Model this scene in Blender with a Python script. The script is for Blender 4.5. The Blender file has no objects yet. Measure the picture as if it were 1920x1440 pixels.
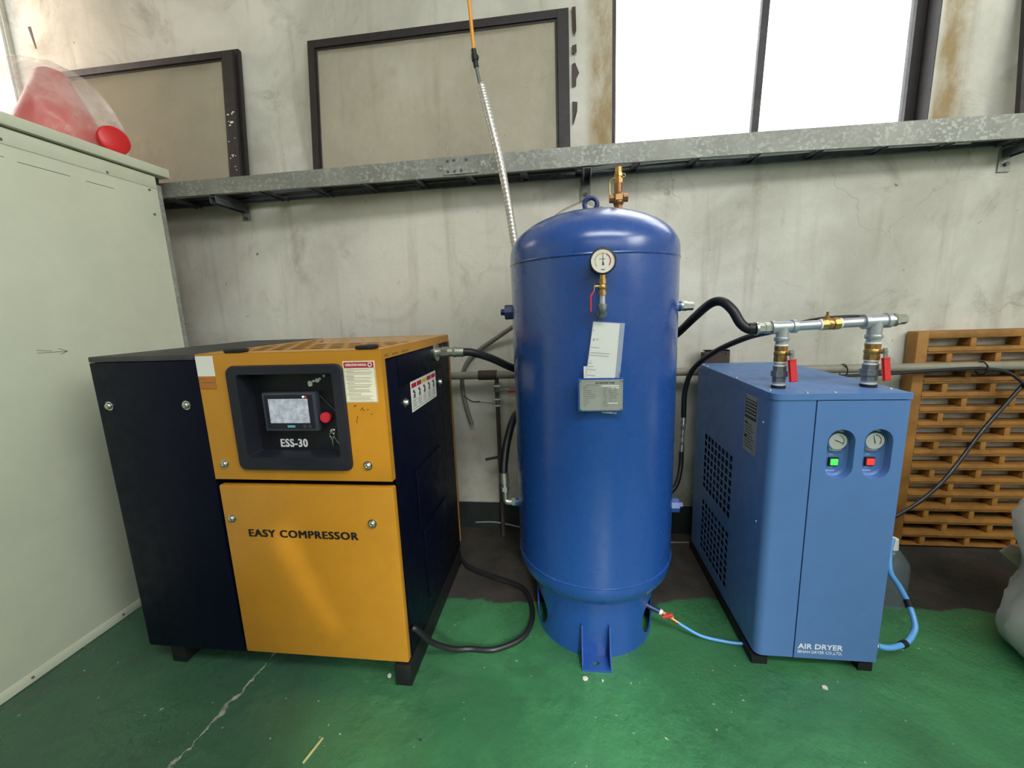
import bpy, bmesh, math, random
from mathutils import Vector, Matrix, Euler, noise
from mathutils.geometry import tessellate_polygon
random.seed(7)
SC = bpy.context.scene
COL = SC.collection
PI = math.pi

# ------------------------------------------------------------------ camera
cd = bpy.data.cameras.new('camera')
cam = bpy.data.objects.new('camera', cd)
COL.objects.link(cam)
cd.sensor_width = 36.0
cd.lens = 775.0 / 1920.0 * 36.0
cd.clip_start = 0.02
RIGHT = Vector((0.99198521, 0.12091689, -0.03666682))
DOWN = Vector((-0.01470517, -0.1777391, -0.98396777))
FWD = Vector((-0.12549545, 0.97662066, -0.17453645))
M = Matrix((RIGHT, -DOWN, -FWD)).transposed().to_4x4()
M.translation = Vector((0.0, -2.4778, 1.40))
cam.matrix_world = M
SC.camera = cam

# ------------------------------------------------------------------ light and exposure
SC.view_settings.view_transform = 'Standard'
SC.view_settings.look = 'None'
SC.view_settings.gamma = 1.0
SC.view_settings.use_curve_mapping = False
SC.view_settings.exposure = 0.0
SC.cycles.use_denoising = True
SC.cycles.max_bounces = 8
SC.cycles.diffuse_bounces = 5

W = bpy.data.worlds.new('world')
SC.world = W
W.use_nodes = True
bg = W.node_tree.nodes['Background']
bg.inputs[0].default_value = (0.95, 0.975, 1.0, 1)
bg.inputs[1].default_value = 5.0


def area(name, loc, direction, sx, sy, power, color=(1, 1, 1), portal=False, spread=180):
    l = bpy.data.lights.new(name, 'AREA')
    l.shape = 'RECTANGLE'
    l.size, l.size_y = sx, sy
    l.energy = power
    l.color = color
    l.spread = math.radians(spread)
    o = bpy.data.objects.new(name, l)
    COL.objects.link(o)
    o.location = loc
    o.rotation_euler = Vector(direction).to_track_quat('-Z', 'Y').to_euler()
    if portal:
        l.cycles.is_portal = True
    return o


area('added_overhead_lamp', (1.25, -3.3, 4.3), (0, 0.45, -1), 3.4, 1.2, 155, (0.96, 0.985, 1.0))  # unseen lamp added overhead so upright faces darken towards the floor
area('daylight_from_high_windows', (1.4, -6.75, 3.2), (-0.12, 1, -0.22), 5.6, 1.5, 52, (0.96, 0.985, 1.0))
area('daylight_from_right_windows', (4.5, -3.4, 3.3), (-1, 0.30, -0.16), 3.6, 1.5, 172, (0.98, 1.0, 0.97))
area('added_floor_pool_lamp', (1.2, -6.4, 3.0), (-0.25, 1.0, -0.61), 0.6, 0.6, 5, (0.98, 1.0, 0.97), spread=22)  # narrow lamp added to put a bright pool on the floor
area('daylight_from_side_window', (-3.27, -0.34, 3.1), (1, 0.10, -0.1), 0.5, 1.3, 5, (1.0, 0.62, 0.38))


def spot(name, loc, to, deg, power, blend, color=(1.0, 0.93, 0.76)):
    l = bpy.data.lights.new(name, 'SPOT')
    l.energy = power
    l.spot_size = math.radians(deg)
    l.spot_blend = blend
    l.shadow_soft_size = 0.03
    l.color = color
    o = bpy.data.objects.new(name, l)
    COL.objects.link(o)
    o.location = loc
    o.rotation_euler = (Vector(to) - Vector(loc)).to_track_quat('-Z', 'Y').to_euler()
    return o


# spot lamps added to lay a bright patch and streak on the yellow doors
spot('added_glint_upper', (0.9, -6.5, 2.6), (-0.66, -1.18, 1.03), 4.6, 420, 0.9)
for k in range(7):
    t_ = k / 6.0
    spot('added_glint_lower', (0.6, -6.5, 2.4), (-1.04 + 0.155 * t_ ** 1.3, -1.18, 0.60 - 0.36 * t_), 1.5 - 0.5 * t_, 330, 1.0)
area('window_portal_back', (1.04, 0.16, 2.8), (0, -1, 0), 1.52, 1.2, 1, portal=True)

# ------------------------------------------------------------------ materials


def lin(c):
    r = []
    for x in c:
        x = x / 255.0
        r.append(x / 12.92 if x <= 0.04045 else ((x + 0.055) / 1.055) ** 2.4)
    return (r[0], r[1], r[2], 1.0)


class NT:
    def __init__(s, name):
        s.m = bpy.data.materials.new(name)
        s.m.use_nodes = True
        s.t = s.m.node_tree
        s.p = s.t.nodes['Principled BSDF']
        s.tc = None

    def n(s, typ, **kw):
        nd = s.t.nodes.new(typ)
        for k, v in kw.items():
            setattr(nd, k, v)
        return nd

    def l(s, a, b):
        s.t.links.new(a, b)

    def co(s, scale=(1, 1, 1)):
        if s.tc is None:
            s.tc = s.n('ShaderNodeTexCoord')
        mp = s.n('ShaderNodeMapping')
        mp.inputs['Scale'].default_value = scale
        s.l(s.tc.outputs['Object'], mp.inputs[0])
        return mp.outputs[0]

    def xyz(s):
        if s.tc is None:
            s.tc = s.n('ShaderNodeTexCoord')
        sp = s.n('ShaderNodeSeparateXYZ')
        s.l(s.tc.outputs['Object'], sp.inputs[0])
        return sp.outputs

    def noise(s, scale, detail=4, rough=0.6, stretch=(1, 1, 1), dist=0.0):
        nd = s.n('ShaderNodeTexNoise')
        nd.inputs['Scale'].default_value = scale
        nd.inputs['Detail'].default_value = detail
        nd.inputs['Roughness'].default_value = rough
        nd.inputs['Distortion'].default_value = dist
        s.l(s.co(stretch), nd.inputs['Vector'])
        return nd.outputs['Fac']

    def ramp(s, fac, a, b, va=0.0, vb=1.0):
        mr = s.n('ShaderNodeMapRange')
        mr.interpolation_type = 'SMOOTHSTEP'
        s.l(fac, mr.inputs[0])
        mr.inputs[1].default_value = a
        mr.inputs[2].default_value = b
        mr.inputs[3].default_value = va
        mr.inputs[4].default_value = vb
        return mr.outputs[0]

    def math(s, op, a, b=None, c=None):
        nd = s.n('ShaderNodeMath', operation=op)
        for i, x in enumerate((a, b, c)):
            if x is None:
                continue
            if isinstance(x, (int, float)):
                nd.inputs[i].default_value = x
            else:
                s.l(x, nd.inputs[i])
        return nd.outputs[0]

    def mix(s, fac, a, b, mode='MIX'):
        nd = s.n('ShaderNodeMix', data_type='RGBA', blend_type=mode)
        if isinstance(fac, (int, float)):
            nd.inputs[0].default_value = fac
        else:
            s.l(fac, nd.inputs[0])
        for i, x in ((6, a), (7, b)):
            if isinstance(x, tuple):
                nd.inputs[i].default_value = x
            else:
                s.l(x, nd.inputs[i])
        return nd.outputs[2]

    def bump(s, h, strength=0.2, dist=0.01, prev=None):
        b = s.n('ShaderNodeBump')
        b.inputs['Strength'].default_value = strength
        b.inputs['Distance'].default_value = dist
        s.l(h, b.inputs['Height'])
        if prev is not None:
            s.l(prev, b.inputs['Normal'])
        return b.outputs[0]


def plain(name, col, rough=0.5, metal=0.0, var=0.08, scale=9.0, bump=0.0, bscale=200.0, spec=0.5, coat=0.0):
    t = NT(name)
    c = lin(col)
    f = t.ramp(t.noise(scale, 5, 0.65), 0.3, 0.7)
    lo = tuple(x * (1 - var) for x in c[:3]) + (1,)
    hi = tuple(min(1, x * (1 + var)) for x in c[:3]) + (1,)
    t.l(t.mix(f, lo, hi), t.p.inputs['Base Color'])
    t.p.inputs['Metallic'].default_value = metal
    t.p.inputs['Specular IOR Level'].default_value = spec
    t.l(t.ramp(t.noise(scale * 2.3, 4), 0.3, 0.7, max(0.02, rough - 0.06), min(1, rough + 0.06)), t.p.inputs['Roughness'])
    if coat:
        t.p.inputs['Coat Weight'].default_value = coat
        t.p.inputs['Coat Roughness'].default_value = 0.22
    if bump:
        t.l(t.bump(t.noise(bscale, 3), bump, 0.004), t.p.inputs['Normal'])
    return t.m


def glow(name, col, strength):
    t = NT(name)
    t.p.inputs['Base Color'].default_value = lin(col)
    t.p.inputs['Emission Color'].default_value = lin(col)
    t.p.inputs['Emission Strength'].default_value = strength
    return t.m


def see_through(name, col, alpha, rough=0.4, noisy=0.0, scale=5.0, stretch=(1, 1, 1), spec=0.5):
    t = NT(name)
    t.p.inputs['Base Color'].default_value = lin(col)
    t.p.inputs['Roughness'].default_value = rough
    t.p.inputs['Specular IOR Level'].default_value = spec
    if noisy:
        t.l(t.ramp(t.noise(scale, 5, 0.6, stretch), 0.3, 0.72, max(0, alpha - noisy), min(1, alpha + noisy)), t.p.inputs['Alpha'])
    else:
        t.p.inputs['Alpha'].default_value = alpha
    return t.m


def wall_mat():
    t = NT('dirty_white_plaster')
    X, Y, Z = t.xyz()
    big = t.noise(0.9, 6, 0.6, (1, 1, 1), 0.4)
    c = t.mix(t.ramp(big, 0.32, 0.68), lin((180, 177, 164)), lin((226, 223, 212)))
    # vertical run marks
    st = t.noise(3.2, 5, 0.6, (2.6, 1, 0.22), 0.2)
    c = t.mix(t.math('MULTIPLY', t.ramp(st, 0.52, 0.75), 0.5), c, lin((150, 142, 126)))
    # blotches and grime
    bl = t.noise(2.7, 8, 0.72, (1, 1, 1), 0.8)
    c = t.mix(t.math('MULTIPLY', t.ramp(bl, 0.52, 0.72), 0.55), c, lin((140, 132, 116)))
    # dark specks and scuffs
    sp = t.noise(24, 3, 0.55, (1, 1, 0.8))
    sg = t.noise(3.1, 2, 0.5)
    c = t.mix(t.math('MULTIPLY', t.math('MULTIPLY', t.ramp(sp, 0.69, 0.74), t.ramp(sg, 0.46, 0.6)), 0.75), c, lin((70, 62, 52)))
    # hairline cracks
    vo = t.n('ShaderNodeTexVoronoi', feature='DISTANCE_TO_EDGE')
    vo.inputs['Scale'].default_value = 0.85
    nz = t.n('ShaderNodeTexNoise')
    nz.inputs['Scale'].default_value = 3.0
    nz.inputs['Detail'].default_value = 5
    mv = t.n('ShaderNodeMix', data_type='RGBA', blend_type='LINEAR_LIGHT')
    mv.inputs[0].default_value = 0.16
    t.l(t.co(), nz.inputs['Vector'])
    t.l(t.co((1, 1, 0.8)), mv.inputs[6])
    t.l(nz.outputs['Color'], mv.inputs[7])
    t.l(mv.outputs[2], vo.inputs['Vector'])
    cm = t.math('MULTIPLY', t.ramp(vo.outputs['Distance'], 0.0, 0.0022, 1, 0), t.ramp(t.noise(1.3, 2), 0.54, 0.6))
    c = t.mix(t.math('MULTIPLY', cm, 0.3), c, lin((96, 88, 76)))
    # newer plaster patch under the tray
    edge = t.math('MULTIPLY', t.math('SUBTRACT', t.noise(7, 4), 0.5), 0.12)
    zz = t.math('ADD', Z, edge)
    xx = t.math('ADD', X, edge)
    pm = t.math('MULTIPLY', t.ramp(xx, -1.16, -1.14), t.math('MULTIPLY', t.ramp(zz, 1.96, 1.985, 1, 0), t.ramp(xx, 0.3, 0.8, 1, 0)))
    c = t.mix(t.math('MULTIPLY', pm, 0.38), c, lin((222, 216, 200)))
    # rusty weeping beside the window jambs
    w1 = t.math('MULTIPLY', t.ramp(X, 1.80, 1.83), t.ramp(t.math('ADD', X, t.math('MULTIPLY', edge, 1.6)), 1.87, 1.98, 1, 0))
    w2 = t.math('MULTIPLY', t.ramp(X, 0.12, 0.19), t.ramp(X, 0.27, 0.275, 1, 0))
    wm = t.math('MULTIPLY', t.math('MAXIMUM', w1, w2), t.ramp(Z, 2.1, 2.15))
    rn = t.noise(6, 6, 0.7, (1, 1, 0.4))
    c = t.mix(t.math('MULTIPLY', wm, t.ramp(rn, 0.35, 0.65, 0.25, 0.9)), c, lin((150, 124, 78)))
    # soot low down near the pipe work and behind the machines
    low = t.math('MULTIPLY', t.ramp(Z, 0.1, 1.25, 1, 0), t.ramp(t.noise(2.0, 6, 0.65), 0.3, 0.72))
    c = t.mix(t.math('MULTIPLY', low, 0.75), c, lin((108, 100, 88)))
    t.l(c, t.p.inputs['Base Color'])
    t.p.inputs['Roughness'].default_value = 0.85
    t.p.inputs['Specular IOR Level'].default_value = 0.2
    h = t.math('ADD', t.noise(6, 8, 0.65), t.math('MULTIPLY', t.noise(60, 4, 0.6), 0.15))
    h = t.math('SUBTRACT', h, t.math('MULTIPLY', cm, 0.3))
    t.l(t.bump(h, 0.25, 0.02), t.p.inputs['Normal'])
    return t.m


def floor_mat():
    t = NT('worn_green_floor_paint')
    X, Y, Z = t.xyz()
    e = t.math('SUBTRACT', t.noise(3.5, 7, 0.65), 0.5)
    yy = t.math('ADD', Y, t.math('MULTIPLY', e, 0.14))
    # painted up to a line some way in front of the wall, the line steps back on the right
    edge = t.ramp(X, 0.2, 0.7, -0.70, -0.60)
    painted = t.ramp(t.math('SUBTRACT', yy, edge), -0.01, 0.012, 1, 0)
    g = t.mix(t.ramp(t.noise(1.6, 6, 0.65, (1, 1, 1), 0.5), 0.3, 0.7), lin((52, 104, 68)), lin((70, 136, 86)))
    worn = t.math('MULTIPLY', t.ramp(t.noise(2.4, 8, 0.7, (1, 1, 1), 0.6), 0.52, 0.72), t.ramp(X, -2.4, -0.5, 0.75, 0.28))
    g = t.mix(worn, g, lin((76, 96, 82)))
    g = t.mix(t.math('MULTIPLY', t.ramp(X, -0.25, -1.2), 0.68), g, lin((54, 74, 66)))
    sc = t.noise(9, 8, 0.75, (1.6, 0.8, 1), 0.2)
    g = t.mix(t.math('MULTIPLY', t.ramp(sc, 0.62, 0.70), 0.35), g, lin((120, 132, 112)))
    sp = t.noise(46, 2, 0.5)
    g = t.mix(t.math('MULTIPLY', t.ramp(sp, 0.725, 0.745), 0.8), g, lin((190, 190, 175)))
    dk = t.noise(17, 3, 0.6)
    g = t.mix(t.math('MULTIPLY', t.ramp(dk, 0.70, 0.74), 0.6), g, lin((22, 46, 34)))
    k = t.mix(t.ramp(t.noise(4, 8, 0.7), 0.3, 0.7), lin((40, 40, 38)), lin((72, 65, 57)))
    c = t.mix(painted, k, g)
    # pale open crack running from the compressor towards the viewer
    wob = t.math('MULTIPLY', t.math('SUBTRACT', t.noise(6, 8, 0.75), 0.5), 0.12)
    line = t.math('ABSOLUTE', t.math('SUBTRACT', t.math('ADD', X, wob), t.ramp(Y, -1.55, -1.05, -1.27, -1.235)))
    wid = t.ramp(t.noise(14, 5, 0.7), 0.32, 0.7, 0.0, 0.009)
    cr = t.math('MULTIPLY', t.math('LESS_THAN', line, wid), t.math('LESS_THAN', Y, -1.0))
    c = t.mix(t.math('MULTIPLY', cr, t.ramp(t.noise(20, 4), 0.3, 0.6, 0.25, 0.8)), c, lin((176, 172, 160)))
    t.l(c, t.p.inputs['Base Color'])
    rf = t.ramp(t.noise(3, 5, 0.6), 0.3, 0.7, 0.20, 0.44)
    rf2 = t.math('ADD', rf, t.math('MULTIPLY', t.math('SUBTRACT', 1.0, painted), 0.4))
    t.l(rf2, t.p.inputs['Roughness'])
    t.p.inputs['Specular IOR Level'].default_value = 0.5
    h = t.math('ADD', t.math('MULTIPLY', t.noise(11, 6, 0.62, (1.3, 1, 1)), t.ramp(t.noise(1.7, 3), 0.4, 0.62, 0.35, 1.1)), t.math('MULTIPLY', t.noise(55, 4, 0.6), 0.12))
    h = t.math('SUBTRACT', h, t.math('MULTIPLY', cr, 0.6))
    t.l(t.bump(h, 0.5, 0.03), t.p.inputs['Normal'])
    return t.m


def galv(name, dark, light, scale=26, amt=0.75, rough=0.5, metal=0.75):
    t = NT(name)
    f = t.math('MULTIPLY', t.ramp(t.noise(scale, 4, 0.6, (0.9, 1, 1), 0.25), 0.52, 0.58), t.ramp(t.noise(2.4, 3), 0.36, 0.6, 0.1, 1))
    c = t.mix(t.math('MULTIPLY', f, amt), t.mix(t.ramp(t.noise(4, 5), 0.3, 0.7), lin(dark), lin(tuple(min(255, x + 22) for x in dark))), lin(light))
    t.l(c, t.p.inputs['Base Color'])
    t.p.inputs['Metallic'].default_value = metal
    t.p.inputs['Roughness'].default_value = rough
    return t.m


def braid():
    t = NT('silver_spiral_conduit')
    t.p.inputs['Base Color'].default_value = lin((196, 192, 186))
    t.p.inputs['Metallic'].default_value = 0.7
    t.p.inputs['Roughness'].default_value = 0.4
    return t.m


MAT = dict(
    wall=wall_mat(), floor=floor_mat(),
    ceil=plain('ceiling_sheet', (200, 196, 186), 0.8),
    band=plain('dark_base_paint', (30, 40, 38), 0.6, var=0.2),
    yellow=plain('yellow_enamel', (196, 136, 38), 0.36, var=0.04, bump=0.03, bscale=350),
    yellow_dark=plain('orange_brown_edge', (150, 100, 50), 0.5),
    black=plain('black_powder_coat', (5, 9, 29), 0.5, var=0.1, spec=0.18, bump=0.05, bscale=500),
    black_top=plain('dusty_black_lid', (62, 62, 62), 0.6, var=0.2),
    dark=plain('matt_black_steel', (16, 17, 20), 0.55),
    bezel=plain('charcoal_plastic', (28, 30, 42), 0.55, var=0.1),
    panel=plain('control_plate_black', (18, 20, 30), 0.5),
    hmi=plain('grey_screen_case', (62, 66, 76), 0.4),
    rubber=plain('black_rubber_hose', (20, 20, 24), 0.45, var=0.15),
    cable=plain('black_cable_sheath', (30, 32, 34), 0.4),
    steel=plain('bright_steel', (205, 205, 200), 0.25, 1.0, var=0.06),
    zinc=plain('zinc_plated_fitting', (196, 198, 190), 0.32, 0.9, var=0.06),
    gpipe=plain('galvanised_pipe', (188, 192, 198), 0.38, 0.65, var=0.1, scale=30),
    cast=plain('grey_malleable_iron', (142, 146, 150), 0.42, 0.7, var=0.12, scale=40),
    brass=plain('brass', (188, 150, 92), 0.36, 0.85, var=0.1, scale=40),
    bronze=plain('dull_bronze', (150, 108, 72), 0.42, 0.85, var=0.12, scale=40),
    tape=plain('white_thread_tape', (236, 236, 230), 0.7),
    red=plain('red_vinyl_grip', (205, 44, 46), 0.45, var=0.06),
    redbtn=plain('red_mushroom_button', (206, 40, 58), 0.4),
    tank=plain('blue_gloss_paint', (30, 74, 148), 0.27, var=0.02, scale=5, bump=0.035, bscale=60, coat=0.7),
    tank_dark=plain('dark_blue_paint', (30, 48, 100), 0.35),
    dryer=plain('cornflower_blue_coat', (88, 126, 184), 0.42, var=0.03, bump=0.02, bscale=400),
    cab=plain('pale_green_white_sheet', (216, 220, 198), 0.42, var=0.05, scale=3, bump=0.03, bscale=30),
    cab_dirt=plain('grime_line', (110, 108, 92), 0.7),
    tray=galv('galvanised_tray', (124, 125, 118), (182, 185, 172), 60, 0.6, 0.55, 0.3),
    tray_dark=galv('galvanised_rung', (72, 76, 84), (120, 124, 124), 20, 0.5, 0.6, 0.5),
    galv=galv('galvanised_strip', (150, 152, 146), (200, 202, 192), 60, 0.7, 0.5, 0.4),
    sash=plain('dark_brown_aluminium', (40, 34, 34), 0.55, var=0.2, scale=14),
    pane=see_through('dusty_glass', (196, 188, 166), 0.36, 0.7, 0.16, 1.6, (1, 1, 0.6), 0.0),
    glass=see_through('window_glass', (235, 240, 240), 0.12, 0.08, 0.06, 3),
    white=plain('white_sticker', (232, 230, 222), 0.5, var=0.02),
    cream=plain('cream_sticker', (232, 226, 204), 0.5, var=0.02),
    dial_grey=plain('grey_dial_face', (168, 172, 166), 0.5, var=0.02),
    silver=plain('engraved_silver_plate', (176, 178, 172), 0.45, 0.5, var=0.05),
    ink=plain('black_ink', (22, 22, 24), 0.6),
    grey_ink=plain('grey_print', (128, 128, 122), 0.6),
    white_ink=plain('white_print', (236, 238, 240), 0.5),
    pale_ink=plain('pale_print', (168, 186, 216), 0.5),
    red_ink=plain('crimson_print', (178, 30, 52), 0.5),
    yel_ink=plain('yellow_print', (196, 190, 60), 0.5),
    tag=plain('orange_label', (190, 118, 48), 0.5),
    teal=plain('teal_badge', (120, 180, 200), 0.4),
    screen=None,
    chrome=plain('chrome', (225, 225, 225), 0.08, 1.0, var=0.02),
    dial=plain('dial_face', (222, 216, 206), 0.5, var=0.02),
    gauge_glass=see_through('gauge_glass', (255, 255, 255), 0.06, 0.03),
    blue_tube=plain('sky_blue_tube', (96, 164, 226), 0.35, var=0.03),
    orange_tube=plain('orange_tube', (224, 150, 40), 0.35),
    grey_tube=plain('grey_green_tube', (92, 104, 100), 0.4),
    braid=braid(),
    grate=plain('weathered_yellow_plastic', (150, 104, 44), 0.6, var=0.28, scale=6, bump=0.1, bscale=60),
    conduit=plain('grey_flexible_conduit', (132, 130, 122), 0.5, 0.3),
    wpipe=plain('painted_grey_pipe', (140, 136, 122), 0.55, var=0.15, scale=6),
    rust=plain('rusty_steel', (66, 52, 46), 0.6, var=0.25),
    wire=plain('thin_bare_wire', (140, 132, 118), 0.4, 0.6),
    whitewire=plain('white_flat_cable', (206, 206, 204), 0.5),
    sack=plain('woven_white_plastic', (214, 206, 194), 0.6, var=0.1, scale=4, bump=0.25, bscale=45),
    cone=plain('red_plastic_cone', (214, 36, 40), 0.4, var=0.05),
    bag=see_through('clear_plastic_bag', (240, 234, 226), 0.30, 0.2, 0.16, 6),
    sleeve=see_through('clear_document_sleeve', (240, 244, 246), 0.22, 0.15),
    bottle=see_through('clear_bottle', (150, 170, 176), 0.22, 0.15),
    straw=plain('dry_straw', (206, 196, 140), 0.7),
    chip=plain('pale_debris', (214, 210, 196), 0.8),
    card=plain('cardboard', (176, 164, 138), 0.8),
)
tS = NT('lit_smeared_screen')
f_ = tS.ramp(tS.noise(42, 6, 0.65), 0.32, 0.7)
cS = tS.mix(f_, lin((150, 156, 168)), lin((196, 202, 214)))
tS.l(cS, tS.p.inputs['Base Color'])
tS.l(cS, tS.p.inputs['Emission Color'])
tS.p.inputs['Emission Strength'].default_value = 0.30
tS.p.inputs['Roughness'].default_value = 0.3
MAT['screen'] = tS.m
MAT['green_lamp'] = glow('green_lit_rocker', (70, 232, 84), 1.0)
MAT['red_lamp'] = glow('red_lit_rocker', (250, 50, 40), 1.0)
MAT['led_white'] = glow('white_led', (255, 235, 225), 2.0)
MAT['led_red'] = glow('red_led', (255, 60, 50), 1.0)

# ------------------------------------------------------------------ builders
LOC = {}


def wloc(o):
    return LOC[o.name]


class MB:
    def __init__(s):
        s.bm = bmesh.new()

    def box(s, x0, x1, y0, y1, z0, z1, bev=0.0, seg=2):
        r = bmesh.ops.create_cube(s.bm, size=1.0)
        vs = r['verts']
        for v in vs:
            v.co = Vector((x0 + (v.co.x + .5) * (x1 - x0), y0 + (v.co.y + .5) * (y1 - y0), z0 + (v.co.z + .5) * (z1 - z0)))
        if bev:
            es = list({e for v in vs for e in v.link_edges})
            bmesh.ops.bevel(s.bm, geom=es, offset=bev, segments=seg, affect='EDGES', profile=0.5)
        return s

    def obox(s, p0, p1, w, h, up=(0, 0, 1), bev=0.0):
        """a bar from p0 to p1, w across and h along up"""
        p0, p1 = Vector(p0), Vector(p1)
        d = (p1 - p0)
        L = d.length
        d.normalize()
        side = d.cross(Vector(up)).normalized()
        u = side.cross(d).normalized()
        r = bmesh.ops.create_cube(s.bm, size=1.0)
        for v in r['verts']:
            c = v.co.copy()
            v.co = p0 + d * ((c.x + .5) * L) + side * (c.y * w) + u * (c.z * h)
        if bev:
            es = list({e for v in r['verts'] for e in v.link_edges})
            bmesh.ops.bevel(s.bm, geom=es, offset=bev, segments=2, affect='EDGES', profile=0.5)
        return s

    def cyl(s, p0, p1, r0, r1=None, seg=24, bev=0.0):
        p0, p1 = Vector(p0), Vector(p1)
        d = p1 - p0
        q = d.to_track_quat('Z', 'Y').to_matrix().to_4x4()
        q.translation = (p0 + p1) / 2
        r = bmesh.ops.create_cone(s.bm, cap_ends=True, segments=seg, radius1=r0, radius2=r0 if r1 is None else r1, depth=d.length, matrix=q)
        if bev:
            es = [e for e in {e for v in r['verts'] for e in v.link_edges} if any(len(f.verts) > 4 for f in e.link_faces)]
            bmesh.ops.bevel(s.bm, geom=es, offset=bev, segments=2, affect='EDGES', profile=0.5)
        return s

    def lathe(s, prof, c, axis=(0, 0, 1), seg=48):
        c = Vector(c)
        q = Vector(axis).to_track_quat('Z', 'Y').to_matrix()
        rings = []
        for (r, z) in prof:
            if r < 1e-6:
                rings.append([s.bm.verts.new(c + q @ Vector((0, 0, z)))])
            else:
                rings.append([s.bm.verts.new(c + q @ Vector((r * math.cos(2 * PI * i / seg), r * math.sin(2 * PI * i / seg), z))) for i in range(seg)])
        for a, b in zip(rings, rings[1:]):
            for i in range(seg):
                j = (i + 1) % seg
                if len(a) == 1 and len(b) == 1:
                    continue
                if len(a) == 1:
                    s.bm.faces.new((a[0], b[i], b[j]))
                elif len(b) == 1:
                    s.bm.faces.new((a[i], a[j], b[0]))
                else:
                    s.bm.faces.new((a[i], a[j], b[j], b[i]))
        return s

    def torus(s, c, R, r, axis=(0, 0, 1), seg=48, rs=10):
        c = Vector(c)
        q = Vector(axis).to_track_quat('Z', 'Y').to_matrix()
        g = [[s.bm.verts.new(c + q @ Vector(((R + r * math.cos(2 * PI * j / rs)) * math.cos(2 * PI * i / seg), (R + r * math.cos(2 * PI * j / rs)) * math.sin(2 * PI * i / seg), r * math.sin(2 * PI * j / rs)))) for j in range(rs)] for i in range(seg)]
        for i in range(seg):
            for j in range(rs):
                a, b = (i + 1) % seg, (j + 1) % rs
                s.bm.faces.new((g[i][j], g[a][j], g[a][b], g[i][b]))
        return s

    def tube(s, pts, r, seg=12, sub=8, radii=None):
        P = smooth_path(pts, sub) if sub > 1 else [Vector(p) for p in pts]
        n = len(P)
        rings = []
        prev = None
        for i in range(n):
            d = (P[min(i + 1, n - 1)] - P[max(i - 1, 0)]).normalized()
            if prev is None:
                a = d.orthogonal().normalized()
            else:
                a = (prev - d * prev.dot(d)).normalized()
            prev = a
            b = d.cross(a)
            rr = r if radii is None else radii(i, n)
            rings.append([s.bm.verts.new(P[i] + (a * math.cos(2 * PI * k / seg) + b * math.sin(2 * PI * k / seg)) * rr) for k in range(seg)])
        for A, B in zip(rings, rings[1:]):
            for k in range(seg):
                j = (k + 1) % seg
                s.bm.faces.new((A[k], A[j], B[j], B[k]))
        s.bm.faces.new(rings[0][::-1])
        s.bm.faces.new(rings[-1])
        return s

    def prism(s, pts, ext):
        ext = Vector(ext)
        a = [s.bm.verts.new(Vector(p)) for p in pts]
        b = [s.bm.verts.new(Vector(p) + ext) for p in pts]
        n = len(a)
        s.bm.faces.new(a)
        s.bm.faces.new(b[::-1])
        for i in range(n):
            j = (i + 1) % n
            s.bm.faces.new((a[i], b[i], b[j], a[j]))
        return s

    def holed(s, outer, holes, ext, to3):
        """flat plate with holes: 2-D loops, mapped by to3, extruded by ext"""
        ext = Vector(ext)
        loops = [outer] + holes
        pts = [p for L in loops for p in L]
        tri = tessellate_polygon([[Vector((p[0], p[1], 0)) for p in L] for L in loops])
        a = [s.bm.verts.new(Vector(to3(*p))) for p in pts]
        b = [s.bm.verts.new(Vector(to3(*p)) + ext) for p in pts]
        for t in tri:
            try:
                s.bm.faces.new([a[i] for i in t])
                s.bm.faces.new([b[i] for i in reversed(t)])
            except ValueError:
                pass
        k = 0
        for L in loops:
            n = len(L)
            for i in range(n):
                j = (i + 1) % n
                s.bm.faces.new((a[k + i], b[k + i], b[k + j], a[k + j]))
            k += n
        return s

    def loft(s, loops, close=True):
        R = [[s.bm.verts.new(Vector(p)) for p in L] for L in loops]
        for A, B in zip(R, R[1:]):
            n = len(A)
            for i in range(n):
                j = (i + 1) % n
                s.bm.faces.new((A[i], A[j], B[j], B[i]))
        return s

    def grid(s, us, vs, solid, to3, ext):
        """plate on a grid with cells left out, extruded by ext"""
        ext = Vector(ext)
        A, B = {}, {}

        def va(i, j, D, off):
            if (i, j) not in D:
                D[(i, j)] = s.bm.verts.new(Vector(to3(us[i], vs[j])) + off)
            return D[(i, j)]
        z = Vector((0, 0, 0))
        nu, nv = len(us) - 1, len(vs) - 1
        S = [[solid(i, j) for j in range(nv)] for i in range(nu)]

        def sol(i, j):
            return 0 <= i < nu and 0 <= j < nv and S[i][j]
        for i in range(nu):
            for j in range(nv):
                if not S[i][j]:
                    continue
                q = [(i, j), (i + 1, j), (i + 1, j + 1), (i, j + 1)]
                s.bm.faces.new([va(*k, A, z) for k in q])
                s.bm.faces.new([va(*k, B, ext) for k in reversed(q)])
                for (di, dj, p, r) in ((-1, 0, 3, 0), (1, 0, 1, 2), (0, -1, 0, 1), (0, 1, 2, 3)):
                    if not sol(i + di, j + dj):
                        s.bm.faces.new((va(*q[p], A, z), va(*q[r], A, z), va(*q[r], B, ext), va(*q[p], B, ext)))
        return s

    def ball(s, c, r, sc=(1, 1, 1), sub=3):
        R = bmesh.ops.create_icosphere(s.bm, subdivisions=sub, radius=r)
        for v in R['verts']:
            v.co = Vector(c) + Vector((v.co.x * sc[0], v.co.y * sc[1], v.co.z * sc[2]))
        return s

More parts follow.
